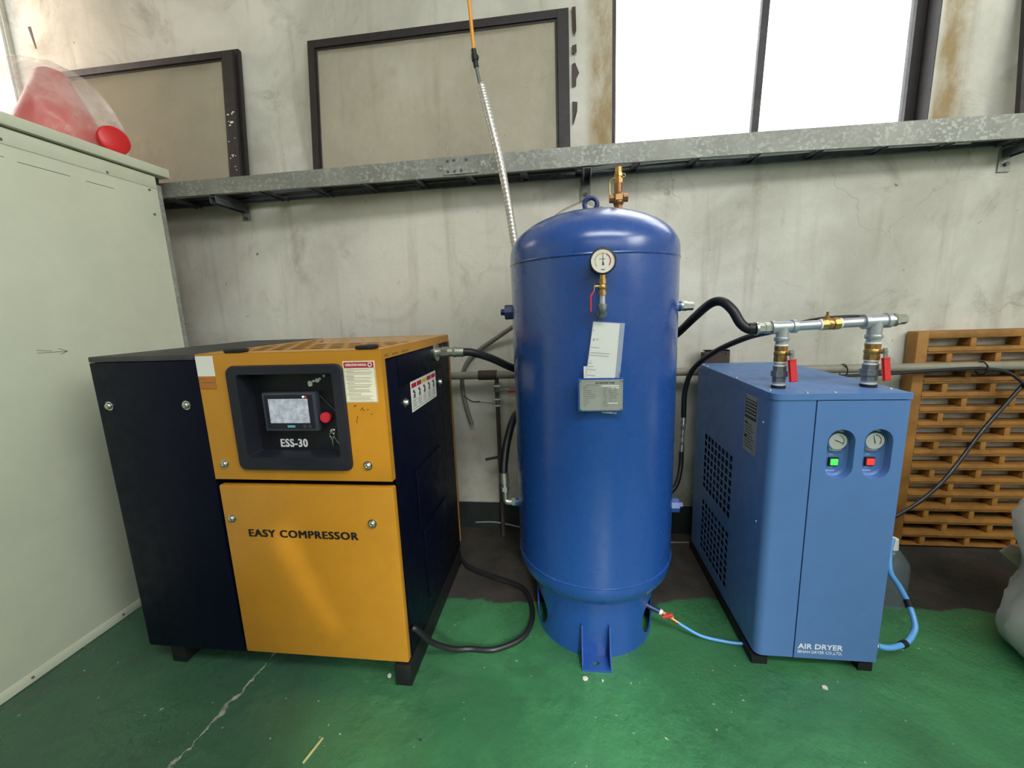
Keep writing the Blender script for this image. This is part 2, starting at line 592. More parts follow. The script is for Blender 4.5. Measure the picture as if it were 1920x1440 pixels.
    def build(s, name, mat, parent=None, ang=35, origin=None):
        bmesh.ops.recalc_face_normals(s.bm, faces=s.bm.faces)
        co = [v.co for v in s.bm.verts]
        if origin is None:
            lo = Vector((min(c.x for c in co), min(c.y for c in co), min(c.z for c in co)))
            hi = Vector((max(c.x for c in co), max(c.y for c in co), max(c.z for c in co)))
            origin = (lo + hi) / 2
        origin = Vector(origin)
        bmesh.ops.translate(s.bm, verts=s.bm.verts, vec=-origin)
        me = bpy.data.meshes.new(name)
        s.bm.to_mesh(me)
        s.bm.free()
        if mat is not None:
            me.materials.append(MAT[mat] if isinstance(mat, str) else mat)
        if ang > 0:
            me.polygons.foreach_set('use_smooth', [True] * len(me.polygons))
            me.set_sharp_from_angle(angle=math.radians(ang))
        return link(name, me, parent, origin)


def link(name, me, parent, origin):
    o = bpy.data.objects.new(name, me)
    COL.objects.link(o)
    LOC[o.name] = Vector(origin)
    if parent is not None:
        o.parent = parent
        o.location = Vector(origin) - wloc(parent)
    else:
        o.location = Vector(origin)
    return o


def inst(src, origin, parent, name=None):
    o = src.copy()
    COL.objects.link(o)
    LOC[o.name] = Vector(origin)
    o.parent = parent
    o.location = Vector(origin) - wloc(parent)
    return o


def smooth_path(pts, sub):
    P = [Vector(p) for p in pts]
    out = []
    for i in range(len(P) - 1):
        p0 = P[i - 1] if i else P[0] * 2 - P[1]
        p1, p2 = P[i], P[i + 1]
        p3 = P[i + 2] if i + 2 < len(P) else P[i + 1] * 2 - P[i]
        for k in range(sub):
            t = k / sub
            out.append(0.5 * ((2 * p1) + (p2 - p0) * t + (2 * p0 - 5 * p1 + 4 * p2 - p3) * t * t + (-p0 + 3 * p1 - 3 * p2 + p3) * t ** 3))
    out.append(P[-1])
    return out


def thing(name, label, cat, loc=(0, 0, 0), group=None):
    o = bpy.data.objects.new(name, None)
    COL.objects.link(o)
    o.empty_display_size = 0.1
    o.location = loc
    LOC[o.name] = Vector(loc)
    return tag(o, label, cat, group)


def tag(o, label, cat, group=None):
    o['label'] = label
    o['category'] = cat
    if group:
        o['group'] = group
    return o


def struct(mb, name, mat, parent=None, ang=35):
    o = mb.build(name, mat, parent, ang, origin=(0, 0, 0) if parent is None else None)
    if parent is None:
        o['kind'] = 'structure'
    return o


def text(name, s, mat, parent, box, depth=0.0006, bold=0.0, facing='-Y', plane=0.0, shear=0.0, space=1.0, thick=0.0):
    """lettering fitted to box (u0,u1,v0,v1) on a plane; -Y: u=x v=z; facing -X or +X: u=y v=z"""
    cu = bpy.data.curves.new(name, 'FONT')
    cu.body = s
    cu.extrude = 0.02
    cu.offset = bold
    cu.shear = shear
    cu.space_character = space
    cu.resolution_u = 3
    tmp = bpy.data.objects.new(name, cu)
    COL.objects.link(tmp)
    dg = bpy.context.evaluated_depsgraph_get()
    me = bpy.data.meshes.new_from_object(tmp.evaluated_get(dg))
    bpy.data.objects.remove(tmp)
    vs = [v.co.copy() for v in me.vertices]
    if not vs:
        return None
    x0, x1 = min(v.x for v in vs), max(v.x for v in vs)
    y0, y1 = min(v.y for v in vs), max(v.y for v in vs)
    u0, u1, v0, v1 = box
    uc, vc = (u0 + u1) / 2, (v0 + v1) / 2
    for v, c in zip(me.vertices, vs):
        a = u0 + (c.x - x0) / (x1 - x0) * (u1 - u0) - uc
        b = v0 + (c.y - y0) / (y1 - y0) * (v1 - v0) - vc
        d = depth * (0.5 if c.z > 0 else -0.5)
        if facing == '-Y':
            v.co = (a, -d, b)
        elif facing == '+X':
            v.co = (d, a, b)
        else:
            v.co = (-d, -a, b)
    if thick:
        b_ = bmesh.new()
        for k, kz in ((-1, 0.35), (-1, -0.35), (0, 0), (1, 0.35), (1, -0.35)):
            b_.from_mesh(me)
            n_ = len(me.vertices)
            b_.verts.ensure_lookup_table()
            for v in b_.verts[-n_:]:
                v.co += Vector((k * thick, 0.00002 * k + 0.00001 * kz, kz * thick))
        b_.to_mesh(me)
        b_.free()
    me.materials.clear()
    me.materials.append(MAT[mat])
    org = (uc, plane, vc) if facing == '-Y' else (plane, uc, vc)
    return link(name, me, parent, org)


def rrect(x0, x1, z0, z1, r, n=5):
    out = []
    for (cx, cz, a) in ((x1 - r, z1 - r, 0), (x0 + r, z1 - r, 90), (x0 + r, z0 + r, 180), (x1 - r, z0 + r, 270)):
        for i in range(n + 1):
            t = math.radians(a + 90 * i / n)
            out.append((cx + r * math.cos(t), cz + r * math.sin(t)))
    return out


def stadium(cx, z0, z1, r, n=8):
    out = []
    for i in range(n + 1):
        t = PI * i / n
        out.append((cx + r * math.cos(t), z1 - r + r * math.sin(t)))
    for i in range(n + 1):
        t = PI + PI * i / n
        out.append((cx + r * math.cos(t), z0 + r + r * math.sin(t)))
    return out


# ------------------------------------------------------------------ setting
XL, XR, YF, ZC = -3.33, 4.6, -7.0, 4.4
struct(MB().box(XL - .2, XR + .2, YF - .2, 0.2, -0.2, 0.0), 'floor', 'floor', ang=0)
struct(MB().box(XL - .2, XR + .2, YF - .2, 0.2, ZC, ZC + 0.15), 'ceiling', 'ceil', ang=0)
WX0, WX1, WZ0, WZ1 = 0.273, 1.803, 2.14, 3.35
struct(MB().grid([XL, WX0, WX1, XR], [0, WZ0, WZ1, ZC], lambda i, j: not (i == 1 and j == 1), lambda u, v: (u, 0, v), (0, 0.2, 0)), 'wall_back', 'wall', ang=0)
# left wall with its own window close to the corner
struct(MB().grid([YF, -0.62, -0.022, 0.0], [0, 2.35, 3.75, ZC], lambda i, j: not (i == 1 and j == 1), lambda u, v: (XL, u, v), (-0.2, 0, 0)), 'wall_left', 'wall', ang=0)
struct(MB().box(XR, XR + .2, YF, 0, 0, ZC), 'wall_right', 'wall', ang=0)
# front wall
struct(MB().box(XL, XR, YF - .2, YF, 0, ZC), 'wall_front', 'wall', ang=0)
struct(MB().box(XL, XR, -0.012, 0.0, 0.0, 0.178), 'baseboard_back', 'band', ang=0)

# window in the back wall: dark jambs, leaning meeting stile, two panes, sill
win = bpy.data.objects.new('window_1', None)
COL.objects.link(win)
win.location = ((WX0 + WX1) / 2, 0.1, WZ0)
LOC[win.name] = Vector(win.location)
win['kind'] = 'structure'
MB().box(WX1 - 0.004, WX1, 0.001, 0.15, WZ0, WZ1).build('jamb', 'sash', win, 0)
MB().box(WX1 - 0.05, WX1 - 0.004, 0.085, 0.125, WZ0, WZ1).build('jamb', 'sash', win, 0)
MB().box(WX0, WX0 + 0.03, 0.085, 0.125, WZ0, WZ1).build('jamb', 'sash', win, 0)
MB().box(WX0, WX1, 0.08, 0.13, WZ1 - 0.04, WZ1).build('head', 'sash', win, 0)
MB().box(WX0, WX1, 0.001, 0.15, WZ0, WZ0 + 0.02).build('sill', 'sash', win, 0)
MB().obox((1.030, 0.105, WZ0 + .02), (1.068, 0.105, WZ1 - .04), 0.03, 0.036, up=(1, 0, 0)).build('meeting_stile', 'sash', win, 0)
for x0, x1 in ((WX0 + .03, 1.03), (1.065, WX1 - .05)):
    MB().box(x0, x1, 0.101, 0.105, WZ0 + .02, WZ1 - .04).build('pane', 'glass', win, 0)
win2 = bpy.data.objects.new('window_2', None)
COL.objects.link(win2)
win2.location = (XL - 0.1, -0.9, 2.35)
LOC[win2.name] = Vector(win2.location)
win2['kind'] = 'structure'
for y0, y1, z0, z1 in ((-0.62, -0.58, 2.35, 3.75), (-0.034, -0.022, 2.35, 3.75), (-0.58, -0.034, 2.35, 2.39), (-0.58, -0.034, 3.71, 3.75)):
    MB().box(XL - .05, XL - .015, y0, y1, z0, z1).build('window_frame', 'white', win2, 0)
MB().box(XL - .034, XL - .030, -0.58, -0.034, 2.39, 3.71).build('pane', 'glass', win2, 0)

# ------------------------------------------------------------------ compressor
cp = thing('air_compressor', 'large yellow and black screw air compressor cabinet standing on the floor', 'compressor', (-1.158, -0.77, 0))
FY = -1.18
for x0, x1, y0 in ((-0.660, -0.594, -1.186), (-1.650, -1.586, -1.158)):
    MB().box(x0, x1, y0, -0.40, 0.0, 0.088, 0.003).build('skid', 'dark', cp)
MB().box(-1.708, -0.604, FY + 0.066, -0.375, 0.088, 1.262, 0.004).build('body', 'black', cp)
MB().box(-1.718, -1.287, FY, FY + 0.029, 0.094, 1.268, 0.003).build('front_panel', 'black', cp)['label'] = 'black front panel'
MB().box(-1.718, -1.290, FY, -0.37, 1.270, 1.290, 0.003).build('lid', 'black_top', cp)['label'] = 'dusty black lid'
MB().box(-1.718, -1.709, FY + 0.031, -0.375, 0.094, 1.268).build('side_panel', 'black', cp)
# yellow upper door, side flange and bevel; the control recess is cut out of it
bz = rrect(-1.171, -0.737, 0.866, 1.247, 0.028)
MB().holed([(-1.284, 0.828), (-0.600, 0.828), (-0.600, 1.2885), (-1.284, 1.2885)], [rrect(-1.165, -0.743, 0.872, 1.241, 0.024)], (0, 0.029, 0), lambda u, v: (u, FY, v)).build('upper_door', 'yellow', cp)
dl = MB().box(-1.274, -0.599, FY - 0.004, FY + 0.028, 0.100, 0.806, 0.007).build('lower_door', 'yellow', cp)
# top cover: yellow rim and punched vent field
rows = 9
y0, y1 = FY + 0.10, -0.42
us = [-1.284]
U0, U1, NC = -1.25, -0.645, 8
pw = (U1 - U0) / NC
cut = sorted(set([round(U0 + k * pw / 2, 4) for k in range(0, 2 * NC + 1)] + [round(U0 + k * pw / 2 + 0.012, 4) for k in range(0, 2 * NC + 1)]))
us = [-1.284] + cut + [-0.600]
ph = (y1 - y0) / rows
vs = [FY + 0.0005]
for k in range(rows):
    vs += [y0 + k * ph, y0 + k * ph + ph * 0.62]
vs.append(-0.368)


def vent_solid(i, j):
    if j == 0 or j % 2 == 0 or i == 0 or i >= len(us) - 2:
        return True
    x = (us[i] + us[i + 1]) / 2
    k = (j - 1) // 2
    t = ((x - U0) / pw + (0.5 if k % 2 else 0.0)) % 1.0
    return t < 0.012 / pw


MB().grid(us, vs, vent_solid, lambda u, v: (u, v, 1.290), (0, 0, -0.0009)).build('vent_cover', 'yellow', cp, 0)
MB().box(-0.612, -0.598, FY + 0.0005, -0.368, 1.256, 1.2885).build('top_rail', 'yellow', cp, 0)
MB().box(-0.604, -0.597, -0.374, -0.362, 0.12, 1.256).build('rear_edge', 'yellow_dark', cp, 0)
for x0, x1 in ((-1.178, -1.112), (-0.692, -0.626)):
    MB().box(x0, x1, FY + 0.004, FY + 0.052, 1.2902, 1.304, 0.006).build('latch', 'dark', cp)
# side panels on the right flank
MB().box(-0.604, -0.599, -1.145, -0.385, 0.094, 1.250, 0.002).build('side_panel', 'black', cp)
MB().box(-0.5988, -0.5955, -1.055, -0.50, 1.140, 1.246, 0.0015).build('access_plate', 'black', cp)
MB().box(-0.5988, -0.591, -0.965, -0.625, 0.520, 0.778, 0.003).build('air_baffle', 'black', cp)
MB().box(-0.5988, -0.594, -0.925, -0.60, 0.180, 0.500, 0.002).build('air_baffle', 'black', cp)
# button head bolts with washers
b0 = MB().lathe([(0, -0.006), (0.017, -0.006), (0.017, -0.0035), (0.0125, -0.003), (0.012, 0.002), (0.009, 0.0055), (0.0045, 0.0065), (0.0040, 0.003), (0, 0.003)], (0, 0, 0), (0, -1, 0), 20).build('bolt', 'steel', cp, 40, origin=(0, 0, 0))
bp = [(-1.669, FY, 1.108), (-1.35, FY, 1.108), (-1.236, FY, 0.887), (-0.684, FY, 0.886), (-1.24, FY - 0.004, 0.674), (-0.688, FY - 0.004, 0.669)]
for i, p in enumerate(bp):
    p = (p[0], p[1] - 0.005, p[2])
    if i == 0:
        b0.location = Vector(p) - wloc(cp)
    else:
        inst(b0, p, cp)
b1 = MB().lathe([(0, -0.006), (0.018, -0.006), (0.018, -0.002), (0.0125, -0.002), (0.012, 0.005), (0.009, 0.0095), (0, 0.010)], (-0.593, -1.012, 1.073), (1, 0, 0), 20).build('bolt', 'steel', cp, 40)
inst(b1, (-0.593, -0.565, 1.074), cp)
# control bezel with recessed plate
bm = MB()
nn = 5
inr = rrect(-1.129, -0.776, 0.918, 1.216, 0.008, nn)
otr = rrect(-1.171, -0.737, 0.866, 1.247, 0.028, nn)
bm.loft([[(x, FY - 0.0005, z) for x, z in otr], [(x, FY - 0.011, z) for x, z in rrect(-1.167, -0.741, 0.870, 1.243, 0.026, nn)],
         [(x, FY - 0.011, z) for x, z in inr], [(x, FY + 0.058, z) for x, z in rrect(-1.124, -0.781, 0.923, 1.211, 0.006, nn)]])
bzo = bm.build('control_bezel', 'bezel', cp, 30)
# the recess floor
MB().box(-1.128, -0.778, FY + 0.058, FY + 0.064, 0.919, 1.215).build('control_plate', 'panel', cp, 0)
PY = FY + 0.058
hm = MB().box(-1.073, -0.868, FY + 0.026, PY, 1.003, 1.144, 0.004).build('touch_screen', 'hmi', cp)
MB().box(-1.062, -0.879, FY + 0.0248, FY + 0.0262, 1.013, 1.136).build('screen_rim', 'bezel', hm, 0)
MB().box(-1.048, -0.897, FY + 0.0235, FY + 0.0247, 1.034, 1.122).build('display', 'screen', hm, 0)
MB().box(-0.985, -0.956, FY + 0.0238, FY + 0.0247, 1.0175, 1.0255).build('badge', 'teal', hm, 0)
for x in (-0.919, -0.899):
    MB().cyl((x, FY + 0.0247, 1.0215), (x, FY + 0.0235, 1.0215), 0.0068, seg=20).build('key', 'hmi', hm)
MB().cyl((-0.912, FY + 0.0247, 1.129), (-0.912, FY + 0.0238, 1.129), 0.0036, seg=12).build('indicator', 'led_white', hm)
MB().cyl((-0.903, FY + 0.0247, 1.129), (-0.903, FY + 0.0238, 1.129), 0.0028, seg=12).build('indicator', 'led_red', hm)
es = MB().lathe([(0, 0), (0.011, 0), (0.011, 0.022), (0.019, 0.022), (0.0195, 0.030), (0.017, 0.034), (0.0, 0.0355)], (-0.840, PY, 1.052), (0, -1, 0), 28).build('emergency_stop', 'redbtn', cp)
MB().lathe([(0.0125, 0), (0.017, 0), (0.016, 0.006), (0.0125, 0.006)], (-0.840, PY, 1.052), (0, -1, 0), 28).build('button_collar', 'dark', es)
kc = MB().lathe([(0, 0), (0.010, 0), (0.010, 0.006), (0.0085, 0.007), (0, 0.007)], (-0.833, PY, 0.995), (0, -1, 0), 20).build('door_lock', 'steel', cp)
MB().torus((-0.832, PY - 0.013, 0.982), 0.011, 0.0012, (0.3, 1, 0), 24, 6).build('key_ring', 'steel', kc)
MB().box(-0.8345, -0.8305, PY - 0.014, PY - 0.011, 0.940, 0.973, 0.001).cyl((-0.8325, PY - 0.0145, 0.972), (-0.8325, PY - 0.0105, 0.972), 0.007, seg=16).build('key', 'steel', kc)
MB().obox((-0.826, PY - 0.010, 0.974), (-0.812, PY - 0.008, 0.948), 0.003, 0.004).build('key', 'steel', kc)
MB().tube([(-0.868, PY - .004, 1.128), (-0.838, PY - .006, 1.096), (-0.812, PY - .006, 1.066), (-0.806, PY - .006, 1.03), (-0.818, PY - .006, 1.003), (-0.832, PY - .01, 0.992)], 0.0022, 6, 6).build('key_cord', 'dark', cp)
# worn white paint by the top of the plate
sm = MB()
for cx, cz, rx, rz in ((-0.902, 1.170, 0.011, 0.012), (-0.887, 1.179, 0.008, 0.005), (-0.873, 1.181, 0.009, 0.009), (-0.862, 1.187, 0.006, 0.005), (-0.846, 1.197, 0.006, 0.005)):
    n = 9
    sm.prism([(cx + rx * (0.75 + 0.35 * random.random()) * math.cos(2 * PI * i / n), PY - 0.0006, cz + rz * (0.75 + 0.35 * random.random()) * math.sin(2 * PI * i / n)) for i in range(n)], (0, 0.0008, 0))
sm.build('paint_scuff', 'white', cp, 0)
text('model_lettering', 'ESS-30', 'white_ink', cp, (-1.046, -0.940, 0.9335, 0.9645), bold=0.012, space=1.1, thick=0.0009, plane=PY - 0.0005)
text('brand_lettering', 'EASY COMPRESSOR', 'ink', cp, (-1.178, -0.748, 0.6035, 0.6325), bold=0.0, space=1.12, thick=0.0021, plane=FY - 0.0045)
# stickers on the upper door
man = MB().box(-0.737, -0.624, FY - 0.0012, FY, 1.112, 1.254).build('manual_sticker', 'cream', cp, 0)
man['label'] = 'operation manual sticker with red heading'
MB().box(-0.733, -0.628, FY - 0.0018, FY - 0.0011, 1.231, 1.250).build('heading_band', 'red_ink', man, 0)
text('heading_lettering', 'OPERATION MANUAL', 'white_ink', man, (-0.728, -0.652, 1.2365, 1.2455), bold=0.02, plane=FY - 0.0019)
MB().torus((-0.641, FY - 0.0019, 1.2408), 0.006, 0.0015, (0, 1, 0), 20, 6).build('heading_symbol', 'white_ink', man)
ln = MB()
z = 1.224
r_ = random.Random(3)
while z > 1.120:
    w = r_.choice((0.05, 0.08, 0.09, 0.085, 0.03, 0.075))
    ind = 0.006 if w > 0.05 else 0.0
    ln.box(-0.731 + ind, min(-0.731 + ind + w, -0.631), FY - 0.0016, FY - 0.0011, z, z + 0.0013)
    z -= r_.choice((0.0038, 0.0042, 0.0055))
o = ln.build('fine_print', 'grey_ink', man, 0)
o['kind'] = 'stuff'
fr = MB()
for a in ((-0.7355, -0.6255, 1.1138, 1.1148), (-0.7355, -0.7347, 1.1138, 1.231), (-0.6263, -0.6255, 1.1138, 1.231)):
    fr.box(a[0], a[1], FY - 0.0016, FY - 0.0011, a[2], a[3])
fr.build('border_line', 'ink', man, 0)
qs = MB().box(-1.283, -1.216, FY - 0.0012, FY, 1.212, 1.283).build('blank_sticker', 'white', cp, 0)
ot = MB().box(-1.280, -1.218, FY - 0.0012, FY, 1.167, 1.206).build('orange_sticker', 'tag', cp, 0)
fr = MB()
for a in ((-1.280, -1.218, 1.167, 1.1685), (-1.280, -1.218, 1.2045, 1.206), (-1.280, -1.2785, 1.167, 1.206), (-1.2195, -1.218, 1.167, 1.206)):
    fr.box(a[0], a[1], FY - 0.0017, FY - 0.0011, a[2], a[3])
for z, w, h in ((1.200, .022, .0015), (1.187, .05, .005), (1.179, .045, .0012), (1.174, .045, .0012), (1.1705, .03, .0012)):
    fr.box(-1.275, -1.275 + w, FY - 0.0017, FY - 0.0011, z, z + h)
fr.build('sticker_print', 'yellow_dark', ot, 0)
# scratches on the yellow
sk = MB()
for cx, cz, L, a in ((-0.712, 1.100, .010, .1), (-0.711, 1.096, .008, 1.2), (-0.690, 1.085, .014, .8), (-0.676, 1.082, .010, 2.2), (-0.668, 1.086, .008, .2), (-0.705, 1.055, .010, 1.3), (-0.708, 1.040, .014, 1.5), (-0.655, 1.07, .006, .4)):
    sk.obox((cx, FY - .0002, cz), (cx + L * math.cos(a), FY - .0002, cz + L * math.sin(a)), 0.0006, 0.0018, up=(0.2, 0, 1))
sk.build('scratches', 'ink', cp, 0)['kind'] = 'stuff'
# pen scribble on the top rail flank
sk = MB()
y = -1.155
for k in range(22):
    if k in (4, 12):
        y += 0.03
        continue
    hgt = 0.010 if k < 4 else 0.007
    sk.obox((-0.5977, y, 1.262), (-0.5977, y + 0.005 * (1 if k % 2 else -0.4), 1.262 + hgt), 0.0006, 0.0016, up=(0, 1, 0))
    y += 0.008
sk.build('pen_note', 'ink', cp, 0)['kind'] = 'stuff'
# warning label on the right flank
wl = MB().box(-0.5990, -0.5978, -0.945, -0.625, 1.017, 1.140).build('warning_label', 'white', cp, 0)
for k in range(5):
    a = -0.937 + k * 0.062
    MB().box(-0.5979, -0.5972, a, a + 0.054, 1.112, 1.130).build('colour_block', 'yel_ink' if k == 2 else 'red_ink', wl, 0)
    pc = MB()
    c0 = (a + 0.027, 1.085)
    pc.ball((-0.5975, c0[0] - .006, c0[1] + .012), 0.007, (0.08, 1.2, 1), 2)
    pc.obox((-0.5975, c0[0] - 0.010, c0[1] - 0.016), (-0.5975, c0[0] + 0.008, c0[1] + 0.008), 0.001, 0.008, up=(0, 1, 0.3))
    pc.obox((-0.5975, c0[0] + 0.010, c0[1] - 0.018), (-0.5975, c0[0] + 0.004, c0[1] + 0.002), 0.001, 0.005, up=(0, 1, 0.3))
    pc.build('pictogram', 'ink', wl)
ln = MB()
for k in range(5):
    for q in range(5):
        ln.box(-0.5979, -0.5973, -0.934 + k * .062, -0.934 + k * .062 + 0.046 - 0.008 * (q % 2), 1.034 + q * 0.0065, 1.0365 + q * 0.0065)
ln.box(-0.5979, -0.5973, -0.937, -0.66, 1.0245, 1.027)
ln.build('fine_print', 'grey_ink', wl, 0)['kind'] = 'stuff'
# outlet on the flank
of = MB().cyl((-0.604, -0.602, 1.220), (-0.588, -0.602, 1.220), 0.040, seg=24).cyl((-0.588, -0.602, 1.220), (-0.565, -0.602, 1.2205), 0.021, seg=20).build('outlet_fitting', 'zinc', cp)

# hoses from the compressor
ch = thing('air_hose', 'thick black hose from compressor flank looping behind the blue tank to its low port', 'hose', (-0.5, -0.6, 1.22))
MB().tube([(-0.468, -0.597, 1.219), (-0.42, -0.585, 1.213), (-0.34, -0.55, 1.18), (-0.236, -0.50, 1.122), (-0.10, -0.36, 1.06), (0.03, -0.27, 0.99), (0.04, -0.26, 0.93), (-0.06, -0.30, 0.90), (-0.17, -0.42, 0.90), (-0.235, -0.53, 0.90), (-0.266, -0.62, 0.815), (-0.279, -0.69, 0.72), (-0.281, -0.715, 0.66)], 0.0185, 14, 8).build('hose', 'rubber', ch)
MB().cyl((-0.5655, -0.602, 1.2205), (-0.535, -0.601, 1.2208), 0.026, seg=6).cyl((-0.535, -0.601, 1.2208), (-0.512, -0.60, 1.2208), 0.0215, seg=20).cyl((-0.512, -0.60, 1.2208), (-0.500, -0.5995, 1.2207), 0.025, seg=6).build('hose_nut', 'zinc', ch)
MB().cyl((-0.502, -0.599, 1.2205), (-0.462, -0.597, 1.219), 0.0235, seg=20).build('ferrule', 'zinc', ch)
MB().cyl((-0.280, -0.714, 0.675), (-0.277, -0.722, 0.625), 0.022, seg=20).build('ferrule', 'zinc', ch)
MB().cyl((-0.277, -0.722, 0.625), (-0.273, -0.73, 0.585), 0.016, seg=16).cyl((-0.276, -0.725, 0.612), (-0.274, -0.728, 0.594), 0.021, seg=6).build('hose_nut', 'zinc', ch)

pc_ = MB().tube([(-0.596, -1.135, 0.213), (-0.578, -1.128, 0.195), (-0.54, -1.08, 0.10), (-0.47, -1.03, 0.03), (-0.41, -1.005, 0.0125), (-0.30, -0.998, 0.0125), (-0.194, -0.925, 0.0125), (-0.161, -0.815, 0.0125), (-0.178, -0.70, 0.0125), (-0.239, -0.60, 0.0125), (-0.404, -0.526, 0.0125), (-0.54, -0.455, 0.0125), (-0.62, -0.375, 0.0125), (-0.8, -0.36, 0.0125)], 0.0115, 12, 8).build('power_cable', 'cable')
tag(pc_, 'black power cable curling on the green floor between compressor and tank', 'cable')

# ------------------------------------------------------------------ air tank
TX, TY = 0.118, -0.736
tk = thing('air_receiver_tank', 'tall glossy blue upright air receiver tank on a round skirt', 'tank', (TX, TY, 0))
R = 0.327


def head(z0, rise, n=14, sgn=1, rmin=0.0):
    out = []
    for i in range(n + 1):
        a = PI / 2 * i / n
        r = R * math.cos(a) ** 0.9
        if r < rmin:
            break
        out.append((r if i < n else 0.0, z0 + sgn * rise * math.sin(a) ** 1.0))
    return out


MB().lathe([(R, 0.363), (R, 1.572)], (TX, TY, 0), seg=96).build('shell', 'tank', tk, 60)
MB().lathe([(R, 1.572), (R + 0.0008, 1.576)] + [(R * math.cos(a), 1.606 + 0.164 * math.sin(a)) for a in [PI / 2 * i / 20 for i in range(20)]] + [(0, 1.770)], (TX, TY, 0), seg=96).build('upper_head', 'tank', tk, 60)
MB().lathe([(R, 0.363), (R + 0.0008, 0.358)] + [(R * math.cos(a), 0.338 - 0.155 * math.sin(a)) for a in [PI / 2 * i / 20 for i in range(20)]] + [(0, 0.183)], (TX, TY, 0), seg=96).build('lower_head', 'tank', tk, 60)
MB().torus((TX, TY, 1.574), R - 0.001, 0.0048, seg=96, rs=8).build('weld_seam', 'tank', tk)
MB().torus((TX, TY, 0.362), R - 0.001, 0.0048, seg=96, rs=8).build('weld_seam', 'tank', tk)
# skirt with two access holes
RS = 0.256
sk0 = MB().lathe([(RS, 0.0), (RS, 0.244), (RS - 0.006, 0.244), (RS - 0.006, 0.0), (RS, 0.0)], (TX, TY, 0), seg=96)
bmesh.ops.remove_doubles(sk0.bm, verts=sk0.bm.verts, dist=1e-6)
skirt = sk0.build('skirt', 'tank', tk, 40)
cut = MB()
for a in (-70, 64):
    d = Vector((math.sin(math.radians(a)), -math.cos(math.radians(a)), 0))
    cut.cyl(Vector((TX, TY, 0.098)) + d * 0.15, Vector((TX, TY, 0.098)) + d * 0.4, 0.074, seg=40)
cuto = cut.build('cutter', None, None)
mod = skirt.modifiers.new('cut', 'BOOLEAN')
mod.object = cuto
mod.operation = 'DIFFERENCE'
mod.solver = 'EXACT'
bpy.context.view_layer.update()
dg = bpy.context.evaluated_depsgraph_get()
nm = bpy.data.meshes.new_from_object(skirt.evaluated_get(dg))
skirt.modifiers.clear()
skirt.data = nm
bpy.data.objects.remove(cuto)
nm.set_sharp_from_angle(angle=math.radians(40))
# feet
for sgn in (1, -1):
    fb = MB()
    yb = lambda y: TY + (y - TY) * sgn
    ys = sorted((yb(-1.063), yb(-0.986)))
    ring = [(TX - 0.009 + 0.013 * math.cos(2 * PI * i / 20), yb(-1.03) + 0.013 * math.sin(2 * PI * i / 20)) for i in range(20)]
    fb.holed([(0.053, ys[0]), (0.167, ys[0]), (0.167, ys[1]), (0.053, ys[1])], [ring], (0, 0, 0.010), lambda u, v: (u, v, 0.0))
    fbo = fb.build('foot_bracket', 'tank', tk, 30)
    for x in (0.053, 0.162):
        MB().prism([(x, yb(-0.982), 0.010), (x, yb(-1.061), 0.010), (x, yb(-1.061), 0.022), (x, yb(-1.004), 0.150), (x, yb(-0.980), 0.150)], (0.005, 0, 0)).build('gusset', 'tank', fbo, 20)
# lifting ring
lr = MB().torus((0.113, TY, 1.7975), 0.0245, 0.0088, (0, 1, 0), 40, 12).build('lifting_ring', 'tank_dark', tk)
MB().cyl((0.113, TY, 1.764), (0.113, TY, 1.776), 0.017, seg=20).build('ring_boss', 'tank_dark', lr)
# safety valve on the head
VX = 0.218
sv = MB().cyl((VX, TY, 1.758), (VX, TY, 1.772), 0.012, seg=16).cyl((VX, TY, 1.772), (VX, TY, 1.787), 0.0175, seg=6).cyl((VX, TY, 1.787), (VX, TY, 1.797), 0.017, 0.021, seg=20)
svo = sv.cyl((VX, TY, 1.797), (VX, TY, 1.826), 0.021, seg=20).cyl((VX, TY, 1.826), (VX, TY, 1.834), 0.021, 0.016, seg=20).cyl((VX, TY, 1.834), (VX, TY, 1.868), 0.015, seg=20).build('safety_valve', 'bronze', tk)
MB().cyl((VX - 0.018, TY, 1.812), (VX - 0.034, TY, 1.812), 0.015, seg=8).cyl((VX + 0.018, TY, 1.814), (VX + 0.036, TY, 1.814), 0.016, seg=8).build('side_port', 'bronze', svo)
MB().box(VX - 0.012, VX + 0.014, TY - 0.023, TY - 0.0205, 1.804, 1.824).build('valve_plate', 'brass', svo, 0)
MB().cyl((VX, TY, 1.868), (VX, TY, 1.885), 0.0165, seg=6).cyl((VX, TY, 1.885), (VX, TY, 1.892), 0.0125, seg=16).cyl((VX, TY, 1.892), (VX, TY, 1.903), 0.0165, seg=8).cyl((VX, TY, 1.903), (VX, TY, 1.925), 0.0135, seg=16).build('valve_cap', 'brass', svo)
MB().tube([(VX - 0.012, TY - 0.004, 1.888), (VX - 0.026, TY - 0.004, 1.882), (VX - 0.033, TY - 0.004, 1.87), (VX - 0.032, TY - 0.004, 1.828)], 0.0022, 8, 5).torus((VX - 0.032, TY - 0.004, 1.825), 0.0035, 0.0012, (0, 1, 0), 14, 6).build('valve_lever', 'brass', svo)
MB().torus((VX + 0.020, TY, 1.895), 0.006, 0.0016, (0, 1, 0), 16, 6).build('valve_eye', 'brass', svo)
# gauge on its stop valve
GX, GY = 0.125, -1.118
pg = MB().lathe([(0, 0.028), (0.036, 0.028), (0.0405, 0.024), (0.0415, 0.002), (0.0405, 0.0), (0.0365, -0.001), (0.0365, 0.003), (0, 0.003)], (GX, GY, 1.5425), (0, 1, 0), 48).build('pressure_gauge', 'dark', tk, 40)
MB().cyl((GX, GY + 0.0028, 1.5425), (GX, GY + 0.0018, 1.5425), 0.0366, seg=48).build('dial', 'dial', pg)


